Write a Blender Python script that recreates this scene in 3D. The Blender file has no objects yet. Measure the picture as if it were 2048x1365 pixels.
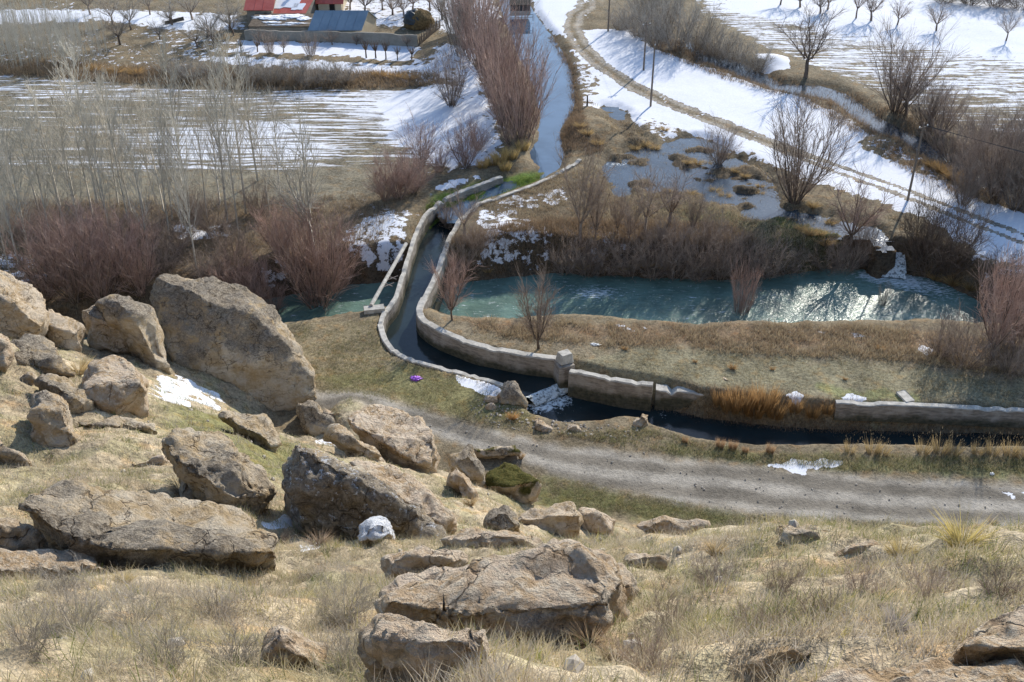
import bpy, bmesh, math, random
import numpy as np
from mathutils import Vector, noise as mnoise

# ------------------------------------------------------------------ camera, sky, sun, exposure
SC = bpy.context.scene
COL = SC.collection
R = math.radians
CAMH, PITCH, FPX = 55.0, R(33), 2196.0          # metres above the valley floor, tilt, focal length in photo pixels
SUN_EL, SUN_AZ = R(30), R(27)                    # sun ahead of the camera, to the right
cam = bpy.data.cameras.new('camera'); camo = bpy.data.objects.new('camera', cam); COL.objects.link(camo)
camo.location = (0, 0, CAMH); camo.rotation_euler = (R(90) - PITCH, 0, 0)
cam.sensor_width = 36; cam.lens = 36 * FPX / 2048; cam.clip_start = .3; cam.clip_end = 6000
SC.camera = camo
world = bpy.data.worlds.new('World'); SC.world = world; world.use_nodes = True
wn = world.node_tree; sky = wn.nodes.new('ShaderNodeTexSky'); sky.sky_type = 'NISHITA'; sky.sun_disc = False
sky.sun_elevation = SUN_EL; sky.sun_rotation = SUN_AZ; sky.air_density = 1.0; sky.dust_density = .4; sky.ozone_density = 2.5
wn.links.new(sky.outputs[0], wn.nodes['Background'].inputs[0]); wn.nodes['Background'].inputs[1].default_value = .15
sun = bpy.data.lights.new('sun', 'SUN'); sun.energy = 3.7; sun.angle = R(.5); sun.color = (1, .93, .82)
suno = bpy.data.objects.new('sun', sun); COL.objects.link(suno)
suno.rotation_euler = (R(90) - SUN_EL, 0, math.pi - SUN_AZ)
SC.view_settings.view_transform = 'Standard'; SC.view_settings.look = 'None'
SC.view_settings.exposure = .55; SC.view_settings.gamma = 1; SC.view_settings.use_curve_mapping = False
SC.cycles.max_bounces = 6; SC.cycles.transparent_max_bounces = 8

# ------------------------------------------------------------------ helpers
rng = np.random.default_rng(7)
CP, SP = math.cos(PITCH), math.sin(PITCH)
CAMP = np.array([0, 0, CAMH])
def ray(px, py):
    X, Y = px - 1024, 682.5 - py
    d = np.array([X, FPX * CP + Y * SP, -FPX * SP + Y * CP]); return d / np.linalg.norm(d)
def on(px, py, z=0.):
    d = ray(px, py); t = (z - CAMH) / d[2]; return CAMP + d * t
def onl(pts, z=0.): return np.array([on(p[0], p[1], z) for p in pts])
def ppm(P): return FPX / np.linalg.norm(np.asarray(P) - CAMP)      # photo pixels per metre at a point
def tag(o, label=None, cat=None, group=None, kind=None):
    if label: o['label'] = label
    if cat: o['category'] = cat
    if group: o['group'] = group
    if kind: o['kind'] = kind
    return o
def mesh(name, V, F, mats=None, smooth=False, attrs=None, midx=None):
    V = np.asarray(V, np.float32); F = np.asarray(F, np.int32); k = F.shape[1]
    m = bpy.data.meshes.new(name); m.vertices.add(len(V)); m.vertices.foreach_set('co', V.ravel())
    m.loops.add(F.size); m.loops.foreach_set('vertex_index', F.ravel())
    m.polygons.add(len(F)); m.polygons.foreach_set('loop_start', np.arange(0, F.size, k, dtype=np.int32))
    if midx is not None: m.polygons.foreach_set('material_index', np.asarray(midx, np.int32))
    m.polygons.foreach_set('use_smooth', np.full(len(F), smooth, dtype=bool))
    for n, a in (attrs or {}).items():
        a = np.asarray(a, np.float32)
        if a.ndim == 1: at_ = m.attributes.new(n, 'FLOAT', 'POINT'); at_.data.foreach_set('value', a)
        else:
            at_ = m.attributes.new(n, 'FLOAT_COLOR', 'POINT')
            at_.data.foreach_set('color', np.c_[a, np.ones(len(a), np.float32)].ravel().astype(np.float32))
    for x in (mats if isinstance(mats, (list, tuple)) else [mats]):
        if x: m.materials.append(x)
    m.update(calc_edges=True); return m
def obj(name, m, parent=None, loc=None):
    o = bpy.data.objects.new(name, m); COL.objects.link(o)
    if parent: o.parent = parent
    if loc is not None: o.location = loc
    return o
def empty(name, loc=(0, 0, 0), rz=0):
    o = bpy.data.objects.new(name, None); COL.objects.link(o); o.location = loc; o.rotation_euler.z = rz
    o.empty_display_size = .2; return o
def smooth01(x): x = np.clip(x, 0, 1); return x * x * (3 - 2 * x)
def pdist(P, L):                       # distance to a polyline, and signed side
    best = np.full(len(P), 1e9)
    for a, b in zip(L[:-1], L[1:]):
        a = a[:2]; b = b[:2]; ab = b - a; t = np.clip(((P - a) @ ab) / max(ab @ ab, 1e-9), 0, 1)
        best = np.minimum(best, np.hypot(*(P - a - t[:, None] * ab).T))
    return best
def sdist(P, L):                       # signed distance to a closed polygon, negative inside
    L = np.asarray(L)[:, :2]; C = np.vstack([L, L[:1]]); ins = np.zeros(len(P), bool)
    for (x1, y1), (x2, y2) in zip(C[:-1], C[1:]):
        if y1 == y2: continue
        c = ((y1 > P[:, 1]) != (y2 > P[:, 1])) & (P[:, 0] < (x2 - x1) * (P[:, 1] - y1) / (y2 - y1) + x1); ins ^= c
    return np.where(ins, -1, 1) * pdist(P, C)
def psd(P, L, margin=6.):              # the same, cheap: exact only near the polygon
    L = np.asarray(L)[:, :2]; lo, hi = L.min(0) - margin, L.max(0) + margin
    k = np.all((P > lo) & (P < hi), axis=1); d = np.full(len(P), 99.); d[k] = sdist(P[k], L); return d
_perm = np.random.default_rng(3).random((256, 256))
def vnoise(x, y):                      # value noise 0..1
    xi = np.floor(x).astype(int); yi = np.floor(y).astype(int); fx = smooth01(x - xi); fy = smooth01(y - yi)
    g = lambda i, j: _perm[i & 255, j & 255]
    return (g(xi, yi) * (1 - fx) + g(xi + 1, yi) * fx) * (1 - fy) + (g(xi, yi + 1) * (1 - fx) + g(xi + 1, yi + 1) * fx) * fy
def fbm(x, y, o=4):
    s = 0; a = .5; n = 0
    for i in range(o): s = s + a * vnoise(x * 2**i + 17.3 * i, y * 2**i + 5.1 * i); n += a; a *= .5
    return s / n

# ------------------------------------------------------------------ materials
class NT:
    def __init__(s, name):
        s.m = bpy.data.materials.new(name); s.m.use_nodes = True; s.t = s.m.node_tree
        s.b = s.t.nodes['Principled BSDF']; s.out = s.t.nodes['Material Output']
    def n(s, typ, **k):
        x = s.t.nodes.new(typ)
        for a, v in k.items():
            if a.startswith('_'): setattr(x, a[1:], v)
            else:
                i = x.inputs[int(a[1:])] if a[0] == 'i' and a[1:].isdigit() else x.inputs[a]
                if isinstance(v, bpy.types.NodeSocket): s.t.links.new(v, i)
                else: i.default_value = v
        return x
    def set(s, **k):
        for a, v in k.items():
            i = s.b.inputs[a.replace('_', ' ')]
            if isinstance(v, bpy.types.NodeSocket): s.t.links.new(v, i)
            else: i.default_value = v
    def attr(s, name, out=0): return s.n('ShaderNodeAttribute', _attribute_name=name).outputs[out]
    def pos(s, scale=(1, 1, 1), obj=False):
        src = s.n('ShaderNodeTexCoord').outputs['Object'] if obj else s.n('ShaderNodeNewGeometry').outputs['Position']
        return s.n('ShaderNodeVectorMath', _operation='MULTIPLY', i0=src, i1=scale).outputs[0]
    def noise(s, vec, scale, detail=4, rough=.6, col=False):
        return s.n('ShaderNodeTexNoise', Vector=vec, Scale=scale, Detail=detail, Roughness=rough).outputs[1 if col else 0]
    def math(s, op, a, b=0., c=0.):
        return s.n('ShaderNodeMath', _operation=op, i0=a, i1=b, i2=c).outputs[0]
    def ramp(s, x, lo, hi, a=0., b=1.):
        r = s.n('ShaderNodeMapRange', _interpolation_type='SMOOTHSTEP', i0=x, i1=lo, i2=hi, i3=a, i4=b); return r.outputs[0]
    def mix(s, f, a, b, mode='MIX'):
        x = s.n('ShaderNodeMix', _data_type='RGBA', _blend_type=mode)
        for i, v in ((0, f), (6, a), (7, b)):
            if isinstance(v, bpy.types.NodeSocket): s.t.links.new(v, x.inputs[i])
            else: x.inputs[i].default_value = (*v, 1) if i else v
        return x.outputs[2]
    def bump(s, h, strength=.5, dist=.05, normal=None):
        k = dict(Strength=strength, Distance=dist, Height=h)
        if normal: k['Normal'] = normal
        return s.n('ShaderNodeBump', **k).outputs[0]

def m_ground():
    g = NT('ground'); p = g.pos()
    col = g.attr('col'); big = g.noise(p, .35, 3, .65); fine = g.noise(p, 3.2, 4, .7); grit = g.noise(p, 14, 2, .7)
    v = g.math('ADD', g.ramp(big, .3, .7, .72, 1.25), g.math('MULTIPLY', g.ramp(fine, .25, .75, -.42, .42), g.math('MULTIPLY_ADD', g.attr('road', 2), -.7, 1.)))
    v = g.math('ADD', v, g.math('MULTIPLY', g.ramp(grit, .3, .7, -.25, .25), g.math('MULTIPLY_ADD', g.attr('road', 2), -.45, 1.)))
    c = g.mix(1., col, g.n('ShaderNodeCombineColor', i0=v, i1=v, i2=v).outputs[0], 'MULTIPLY')
    c = g.mix(g.math('MULTIPLY', g.ramp(g.noise(p, .9, 3, .6), .5, .68), g.math('SUBTRACT', 1., g.attr('road', 2))), c, g.mix(1., c, (1.1, .95, .8), 'MULTIPLY'))
    snow = g.attr('snow', 2)
    iso = g.noise(p, .75, 7, .72)
    an = g.noise(g.pos((.10, 1.9, 1)), 1.0, 5, .68)
    nn = g.n('ShaderNodeMix', i0=g.attr('stripe', 2), i2=iso, i3=an).outputs[0]
    d = g.math('SUBTRACT', g.math('MULTIPLY_ADD', snow, .50, .215), nn)
    f = g.math('MULTIPLY', g.ramp(d, -.006, .022), g.ramp(snow, .01, .06))
    c = g.mix(g.math('MULTIPLY', g.ramp(d, -.07, -.01, 0, .45), g.ramp(snow, .05, .2)), c, g.mix(1., c, (.55, .5, .46), 'MULTIPLY'))
    c = g.mix(f, c, g.mix(g.ramp(fine, .3, .7), (.70, .72, .77), (.79, .80, .82)))
    h = g.math('ADD', g.math('MULTIPLY', fine, .6), g.math('MULTIPLY', grit, .25))
    g.set(Base_Color=c, Roughness=.9, Specular_IOR_Level=.15, Normal=g.bump(h, g.ramp(f, 0, 1, .9, .22), .22)); return g.m
def m_rock(name='rock', warm=1., lich=.5):
    g = NT(name); p = g.pos()
    a = g.noise(p, .8, 4, .65); f = g.noise(p, 4.5, 6, .75); st = g.noise(g.pos((.5, .5, 3.2)), 1.3, 4, .6)
    c = g.mix(g.ramp(a, .38, .62), (.50 * warm, .36, .21), (.66 * warm, .55, .42))
    c = g.mix(g.ramp(st, .5, .7, 0, .5), c, (.33, .26, .185))
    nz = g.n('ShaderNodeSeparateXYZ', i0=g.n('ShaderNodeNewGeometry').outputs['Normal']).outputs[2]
    lm = g.math('ADD', g.math('MULTIPLY', g.noise(p, .4, 3, .6), .8), g.math('MULTIPLY', f, .5))
    lm = g.ramp(g.math('ADD', lm, g.math('MULTIPLY_ADD', g.attr('lich', 2), .34, -.2)), .80 - .22 * lich, .87 - .2 * lich)
    sp = g.noise(p, 11, 3, .75)
    c = g.mix(g.math('MULTIPLY', lm, .8), c, g.mix(g.ramp(sp, .42, .6), (.095, .08, .065), (.26, .228, .19)))
    c = g.mix(g.math('MULTIPLY', g.ramp(f, .44, .63, 0, .85 - .55 * lich), g.ramp(nz, -.1, .6, .35, 1.)), c, (.76, .655, .51))  # pale highlight, strongest on upward faces: sunlit tops put into the colour
    wv = g.n('ShaderNodeVectorMath', _operation='MULTIPLY_ADD', i0=g.noise(p, 1.1, 3, .6, True), i1=(1.3, 1.3, 1.3), i2=p).outputs[0]
    ck = g.n('ShaderNodeTexVoronoi', Vector=wv, Scale=.75, _feature='DISTANCE_TO_EDGE').outputs[0]
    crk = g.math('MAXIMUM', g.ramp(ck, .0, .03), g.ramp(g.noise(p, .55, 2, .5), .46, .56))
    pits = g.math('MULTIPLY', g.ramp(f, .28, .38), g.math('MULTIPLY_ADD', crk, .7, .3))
    h = g.math('ADD', g.math('MULTIPLY', pits, .5), g.math('ADD', f, g.math('MULTIPLY', st, .7)))
    h = g.math('ADD', h, g.math('MULTIPLY', sp, .35))
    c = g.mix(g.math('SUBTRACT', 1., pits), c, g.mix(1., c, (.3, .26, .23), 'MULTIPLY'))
    sn = g.attr('snow', 2)
    sf = g.math('MULTIPLY', g.ramp(g.math('SUBTRACT', g.math('MULTIPLY_ADD', sn, .7, .1), f), -.02, .05), g.ramp(nz, .05, .3))
    c = g.mix(sf, c, (.84, .86, .9))
    ms = g.attr('moss', 2)
    mf = g.math('MULTIPLY', g.ramp(g.math('SUBTRACT', g.math('MULTIPLY_ADD', ms, .7, .1), a), -.04, .08), g.ramp(nz, .25, .55))
    c = g.mix(mf, c, g.mix(g.ramp(f, .35, .65), (.06, .065, .015), (.14, .12, .035)))
    g.set(Base_Color=c, Roughness=.93, Specular_IOR_Level=.12, Normal=g.bump(h, 1., .3)); return g.m
def m_plain(name, a, b, scale=2., rough=.85, bump=.3, dist=.03, spec=.2, stretch=(1, 1, 1), obj=False):
    g = NT(name); p = g.pos(stretch, obj); n = g.noise(p, scale, 6, .65)
    g.set(Base_Color=g.mix(g.ramp(n, .3, .7), a, b), Roughness=rough, Specular_IOR_Level=spec, Normal=g.bump(n, bump, dist)); return g.m
def m_face():
    g = NT('concrete_face'); p = g.pos(); n = g.noise(g.pos((1, 1, 5)), 1.2, 6, .65); b = g.noise(p, .6, 4, .6); z = g.n('ShaderNodeSeparateXYZ', i0=p).outputs[2]
    c = g.mix(g.ramp(n, .3, .7), (.19, .165, .14), (.40, .355, .30)); c = g.mix(g.ramp(b, .5, .66, 0, .6), c, (.46, .42, .37))
    st = g.ramp(g.math('ADD', z, g.math('MULTIPLY', b, 1.6)), -.55, .25, 1., 0.)
    c = g.mix(g.math('MULTIPLY', st, .85), c, g.mix(g.ramp(g.noise(p, 3, 4, .6), .4, .6), (.035, .04, .022), (.085, .08, .05)))
    g.set(Base_Color=c, Roughness=.9, Specular_IOR_Level=.15, Normal=g.bump(g.math('ADD', n, g.math('MULTIPLY', g.noise(p, 5, 4, .7), .5)), 1., .1)); return g.m
def m_twig(name, a, b):
    g = NT(name); n = g.noise(g.pos(), 1.4, 3, .6); i = g.n('ShaderNodeObjectInfo').outputs['Random']
    c = g.mix(g.ramp(n, .35, .65), a, b); v = g.ramp(i, 0, 1, .8, 1.2)
    c = g.mix(1., c, g.n('ShaderNodeCombineColor', i0=v, i1=v, i2=v).outputs[0], 'MULTIPLY')
    g.set(Base_Color=c, Roughness=.8, Specular_IOR_Level=.2); return g.m
def m_blade(name):
    g = NT(name); c = g.mix(1., g.attr('col'), g.n('ShaderNodeObjectInfo').outputs['Color'], 'MULTIPLY'); tr = g.n('ShaderNodeBsdfTranslucent', Color=c)
    g.set(Base_Color=c, Roughness=.75, Specular_IOR_Level=.15)
    ms = g.n('ShaderNodeMixShader', i0=.35, i1=g.b.outputs[0], i2=tr.outputs[0]); g.t.links.new(ms.outputs[0], g.out.inputs[0]); return g.m
def m_water(name, base, rough, wscale, wstr, foam=0., stretch=(1, 1, 1), wd=.1, foamstretch=(1, 1, 1), ior=1.33):
    g = NT(name); p = g.pos(stretch); n = g.noise(p, wscale, 4, .6); n2 = g.noise(p, wscale * 4.3, 3, .6)
    big = g.noise(g.pos(), .22, 4, .6)
    c = g.mix(g.ramp(big, .35, .65), base, tuple(x * .62 for x in base)); r = rough
    if foam:
        q = g.pos(foamstretch); fm = g.math('MULTIPLY', g.ramp(g.noise(q, 2.2, 7, .75), .57, .70), g.ramp(g.noise(g.pos(), .16, 3, .5), .38, .62))
        at_ = g.attr('foam', 2); ff = g.ramp(g.math('ADD', g.math('MULTIPLY', at_, .5), g.math('MULTIPLY_ADD', g.noise(q, 3.1, 5, .75), 3.2, -2.05)), .0, .5)
        fm = g.math('MAXIMUM', g.math('MULTIPLY', fm, foam), g.math('MULTIPLY', ff, g.ramp(at_, 0, .15)))
        c = g.mix(fm, c, (.72, .78, .78)); r = g.ramp(fm, 0, 1, rough, .6)
    h = g.math('ADD', n, g.math('MULTIPLY', n2, .35))
    g.set(Base_Color=c, Roughness=r, Specular_IOR_Level=.5, IOR=ior, Normal=g.bump(h, wstr, wd)); return g.m

MG = m_ground()
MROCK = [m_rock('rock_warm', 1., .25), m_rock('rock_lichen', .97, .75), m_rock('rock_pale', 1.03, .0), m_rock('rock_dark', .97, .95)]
M = dict(
    red=m_twig('twig_red', (.36, .235, .19), (.50, .36, .295)),
    brown=m_twig('twig_brown', (.26, .20, .16), (.42, .335, .27)),
    grey=m_twig('twig_grey', (.30, .265, .22), (.45, .405, .345)),
    pale=m_twig('twig_pale', (.46, .42, .35), (.62, .57, .48)),
    dark=m_twig('twig_dark', (.12, .09, .07), (.21, .16, .125)),
    blade=m_blade('grass_blade'),
    concrete=m_plain('concrete', (.34, .32, .28), (.58, .55, .49), 1.6, .9, .6, .05),
    face=m_face(),
    plaster=m_plain('mud_plaster', (.26, .235, .19), (.34, .305, .25), 1.1, .9, .4),
    cream=m_plain('cream_plaster', (.50, .42, .29), (.58, .5, .36), .8, .9, .2),
    redroof=m_plain('red_roof', (.42, .08, .06), (.52, .13, .10), .7, .6, .2, .02, .3),
    blueroof=m_plain('blue_grey_roof', (.19, .25, .30), (.26, .32, .37), .5, .55, .1, .02, .4),
    black=m_plain('dark_opening', (.012, .011, .01), (.025, .022, .02), 2),
    wood=m_plain('weathered_wood', (.14, .11, .085), (.25, .205, .165), 6, .85, .4, .01, .2, (4, 4, .6)),
    hay=m_plain('hay', (.10, .07, .035), (.30, .20, .09), 3, .95, 1., .3),
    tarp=m_plain('dark_tarp', (.02, .026, .03), (.05, .06, .065), 2, .5, .6, .1, .4),
    snow=m_plain('snow', (.80, .82, .86), (.88, .885, .9), 3, .8, .5, .05),
    metal=m_plain('rusty_metal', (.16, .12, .10), (.27, .24, .21), 5, .6, .3),
    purple=m_plain('purple_plastic', (.30, .07, .52), (.42, .14, .66), 6, .4, .6, .03, .5),
    white=m_plain('white_plastic', (.74, .74, .72), (.82, .82, .8), 4, .5, .2),
    wire=m_plain('cable', (.05, .05, .05), (.09, .09, .09), 3),
    pebble=m_plain('pebble', (.34, .30, .25), (.5, .45, .38), 3),
    soil=m_plain('soil', (.09, .07, .05), (.16, .125, .09), 2, .95, .8, .1),
)

# ------------------------------------------------------------------ layout of the valley (photo pixels laid on the ground, metres after that)
ZR, ZC1, ZC2, ZS, ZP = -3.5, -1.7, -2.4, -.7, -.6            # water levels: river, upper canal, lower canal, stream, marsh
river_far = [(-300,750),(0,705),(200,672),(400,632),(560,596),(700,570),(800,564),(870,580),(950,566),(1020,552),(1100,548),(1180,553),(1250,556),(1400,560),(1500,560),(1600,546),(1690,538),(1760,542),(1850,556),(1900,575),(1945,598),(2048,640),(2250,700)]
river_near = [(2250,760),(2048,676),(1990,655),(1900,646),(1800,640),(1700,645),(1500,645),(1380,648),(1300,645),(1200,632),(1100,632),(1000,640),(930,638),(880,618),(760,618),(640,640),(570,650),(400,690),(200,730),(-300,820)]
RIVER = onl(river_far + river_near, ZR)
RIV_MID = onl([(-300,785),(200,700),(570,622),(760,592),(900,605),(1100,590),(1500,603),(1800,595),(1950,625),(2250,730)], ZR)
WALL_L = onl([(1003,352),(960,368),(915,385),(880,402),(850,428),(832,462),(820,500),(803,555),(790,598),(768,622),(760,648),(768,678),(785,700),(830,722),(900,740),(960,755),(1012,772)], .15)
WALL_R = onl([(1160,318),(1130,338),(1070,368),(1000,393),(955,407),(918,440),(897,478),(882,520),(866,562),(848,596),(836,618),(845,637),(880,660),(950,688),(1050,708),(1118,716)], .3)
WALL_R2 = onl([(1140,738),(1200,752),(1255,762),(1306,768)], .3)
WALL_R3 = onl([(1672,803),(1800,807),(1900,812),(2048,819),(2250,830)], .1)
CAN1 = np.vstack([WALL_L[3:], WALL_R[::-1][:-4]])
can2_far = [(1118,775),(1200,795),(1300,810),(1400,837),(1550,856),(1650,862),(1800,866),(2048,872),(2250,880)]
can2_near = [(2250,910),(2048,910),(1850,905),(1700,902),(1620,905),(1500,905),(1400,893),(1330,872),(1290,852),(1240,848),(1190,857),(1130,860),(1085,848),(1060,822),(1052,795)]
CAN2 = onl(can2_far + can2_near, ZC2)
stream_l = [(985,-60),(1005,20),(1022,62),(1045,120),(1072,170),(1086,230),(1078,285),(1066,305),(1075,335),(1045,350),(985,362),(920,385),(880,405)]
stream_r = [(920,435),(955,402),(1010,385),(1075,360),(1110,340),(1122,318),(1132,285),(1128,250),(1145,205),(1140,150),(1122,105),(1098,72),(1060,20),(1040,-60)]
STREAM = onl(stream_l + stream_r, ZS)
POND = onl([(1205,215),(1250,225),(1262,262),(1310,300),(1370,275),(1420,285),(1475,320),(1545,372),(1570,420),(1610,425),(1680,445),(1755,465),(1785,500),(1762,505),(1730,475),(1650,462),(1560,445),(1500,440),(1440,405),(1350,382),(1235,390),(1212,350),(1220,320),(1262,300),(1230,250)], ZP)
DITCH = onl([(1375,85),(1410,110),(1450,118),(1500,135),(1560,170),(1640,175),(1690,190),(1760,240),(1850,285),(1990,370),(1970,380),(1830,305),(1740,258),(1680,208),(1600,190),(1540,180),(1470,150),(1400,130)], -.7)
ROAD = onl([(560,770),(630,785),(700,792),(800,808),(900,838),(1000,868),(1100,888),(1200,902),(1350,918),(1500,935),(1700,950),(1900,962),(2250,985),(2250,1075),(2048,1062),(1800,1047),(1650,1042),(1500,1028),(1350,1005),(1200,975),(1090,945),(1000,915),(880,875),(780,845),(700,828),(640,818),(560,805)])
TRACK = onl([(1225,-40),(1195,5),(1150,28),(1143,55),(1162,90),(1195,125),(1250,162),(1330,202),(1450,250),(1550,290),(1650,330),(1800,384),(1950,440),(2080,490),(2250,560)])
FIELD_L = onl([(-300,165),(0,150),(330,182),(560,182),(880,180),(960,232),(955,295),(870,345),(760,345),(720,400),(600,425),(300,415),(-300,420)])
FIELD_R = onl([(1390,-60),(1390,20),(1500,85),(1640,140),(1790,200),(1900,235),(2060,300),(2300,360),(2300,-60)])

# ------------------------------------------------------------------ terrain height
hillA = []                              # photo pixel + distance along the line of sight
hillA += [(x, 1365, d) for x, d in ((-150,11),(400,11),(800,10.5),(1300,10),(1700,10),(2200,9.5))]
hillA += [(-150,1200,19),(600,1200,18),(1000,1200,16.5),(1400,1200,16.5),(1800,1200,15.5),(2200,1200,14.5),
  (-150,1110,28),(400,1130,27),(700,1095,30),(1000,1075,31),(1100,1072,31),(1300,1062,31),(1550,1070,31),(1800,1065,30),(2200,1020,29),
  (-150,960,42),(300,950,42),(550,1010,41),(800,1060,39),(900,1072,38),
  (-150,850,52),(200,880,51),(450,870,56),(650,940,58),(900,1010,61),(1050,1040,62),
  (300,800,62),(150,725,62),(-150,640,62),(600,885,67),(880,930,77),(1000,990,77)]
A = [CAMP + ray(x, y) * d for x, y, d in hillA]
A += [on(*p) for p in ((640,850),(760,905),(900,962),(1090,1003),(1300,1032),(1600,1057),(1900,1062),(2200,1045),(2048,1062))]
A += [np.array(p, float) for x in (8, 20, 32, 46) for p in ((x,30,23),(x,43,9.5))]
A += [np.array((x, y, z), float) for x, y, z in ((-75,72,9),(-48,72,9),(-32,73,7),(-22,74,2),(-15,72,1.2),(-80,88,0),(-50,86,0),(-32,86,0),(-20,84,0))]
A += [np.array((x, y, 0.), float) for y in (100, 125, 160) for x in (-110, -60, -20, 20, 60, 110)]
A += [np.array((x, 76., 0.)) for x in (5, 25, 45, 65)]
A += [np.array((x, y, z), float) for x in (-30, 0, 30) for y, z in ((0,53.2),(-10,59))]
A = np.array(A)
_c = 2.0
K = np.sqrt(((A[:, None, :2] - A[None, :, :2])**2).sum(-1) + _c * _c); K = np.pad(K, (0, 1), constant_values=1); K[-1, -1] = 0
W = np.linalg.solve(K, np.r_[A[:, 2], 0])
def hill(P):
    s = np.full(len(P), W[-1])
    for a, w in zip(A, W[:-1]): s += w * np.sqrt((P[:, 0] - a[0])**2 + (P[:, 1] - a[1])**2 + _c * _c)
    return s
ys = np.concatenate([np.arange(-8, 20, .14), np.arange(20, 56, .2), np.arange(56, 104, .26), np.arange(104, 190, .5), np.geomspace(190, 2500, 36)])
us = np.linspace(-1, 1, 500)
def hw(y): return 11 + .64 * np.maximum(y, 0)
YY, UU = np.meshgrid(ys, us, indexing='ij'); XX = UU * hw(YY); P2 = np.c_[XX.ravel(), YY.ravel()]; N = len(P2)
Hh = hill(P2)
far = P2[:, 1] > 100; Hh[far] = 0
hillz = np.where(Hh > .6, Hh, np.where(Hh < 0, 0, Hh * Hh / 1.2 + .0)); hillz = np.where(Hh > .6, Hh - .3, hillz)
hm = smooth01(hillz / 1.5)                                   # 1 on the hillside
rough = fbm(P2[:, 0] * .35, P2[:, 1] * .35, 4) - .5; fine = fbm(P2[:, 0] * 1.7 + 40, P2[:, 1] * 1.7, 3) - .5
valley = .5 * (fbm(P2[:, 0] * .06 + 3, P2[:, 1] * .06, 3) - .5) + .12 * rough + .05 * fine
d_road = psd(P2, ROAD, 8)
valley *= np.clip(d_road / 3, .25, 1)
furrow = np.where(psd(P2, FIELD_L) < 0, .02 * np.sin(P2[:, 1] * 2.6 + P2[:, 0] * .12 + 2 * rough), 0); valley += furrow
Z = hillz + hm * (1.5 * rough + .35 * fine) + valley
d_river = psd(P2, RIVER, 14); near_side = P2[:, 1] < np.interp(P2[:, 0], RIV_MID[:, 0], RIV_MID[:, 1])
wob = .9 * rough + .5 * fine
def carve(Z, d, zw, w, top, depth=.7, pw=1.):
    prof = np.where(d < 0, zw - .12 - depth * smooth01(-d / 1.2), zw - .12 + (top - zw + .12) * smooth01(d / w)**pw)
    return np.where(d < w, np.minimum(Z, prof), Z)
Z = carve(Z, d_river + wob, ZR, np.where(near_side, 6.0, 2.2), Z)
d_can1 = psd(P2, CAN1, 3); Z = carve(Z, d_can1, ZC1, .25, Z)
d_can2 = psd(P2, CAN2, 6); Z = carve(Z, d_can2 + .35 * wob, ZC2, np.where(P2[:, 1] > np.interp(P2[:, 0], *onl([(1050,815),(1200,825),(1350,855),(1500,880),(2250,893)], ZC2)[:, :2].T), 1.4, 2.2), Z)
d_str = psd(P2, STREAM, 6); Z = carve(Z, d_str + .5 * wob, ZS, 1.6, Z, .35)
d_pond = psd(P2, POND, 6); Z = carve(Z, d_pond + 2.4 * wob, ZP, 1.8, Z, .12); _isl = fbm(P2[:, 0] * .33 + 60, P2[:, 1] * .5 + 11, 4); Z = np.where(d_pond < .5, np.maximum(Z, ZP + np.clip(_isl - .56, -.2, .2) * 3.2), Z)
d_ditch = psd(P2, DITCH, 6); Z = carve(Z, d_ditch + .8 * wob, -.7, 2., Z, .3)
def bumpmound(px, py, h, rx, ry=None):
    global Z
    c = on(px, py); ry = ry or rx; Z = Z + h * np.exp(-(((P2[:, 0] - c[0]) / rx)**2 + ((P2[:, 1] - c[1]) / ry)**2)) * (1 + .6 * rough)
bumpmound(1195, 262, .9, 4.5, 4.5); bumpmound(1418, 128, .5, 1.2); bumpmound(1545, 122, .9, 2.4); bumpmound(1785, 292, .6, 1.8)
bumpmound(1030, 470, .7, 4, 3); bumpmound(780, 455, .6, 3, 4); bumpmound(1060, 330, .4, 1.6)
bumpmound(890, 165, .5, 3, 12)
Zg = Z.reshape(len(ys), len(us))
def ground(x, y):
    x = np.atleast_1d(np.asarray(x, float)); y = np.atleast_1d(np.asarray(y, float))
    fi = np.interp(y, ys, np.arange(len(ys))); fj = (np.clip(x / hw(y), -1, 1) + 1) / 2 * (len(us) - 1)
    i = np.clip(fi.astype(int), 0, len(ys) - 2); j = np.clip(fj.astype(int), 0, len(us) - 2); a = fi - i; b = fj - j
    return (Zg[i, j] * (1 - b) + Zg[i, j + 1] * b) * (1 - a) + (Zg[i + 1, j] * (1 - b) + Zg[i + 1, j + 1] * b) * a
_T = np.arange(5, 260, .2)
def at(px, py):                         # first point of the ground under a photo pixel
    d = ray(px, py); Q = CAMP + d * _T[:, None]; below = Q[:, 2] < ground(Q[:, 0], Q[:, 1]); k = int(np.argmax(below))
    if not below.any(): return on(px, py)
    lo, hi = _T[max(k - 1, 0)], _T[k]
    for _ in range(12):
        mid = (lo + hi) / 2; q = CAMP + d * mid
        if q[2] < ground(q[0], q[1])[0]: hi = mid
        else: lo = mid
    return CAMP + d * hi

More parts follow.
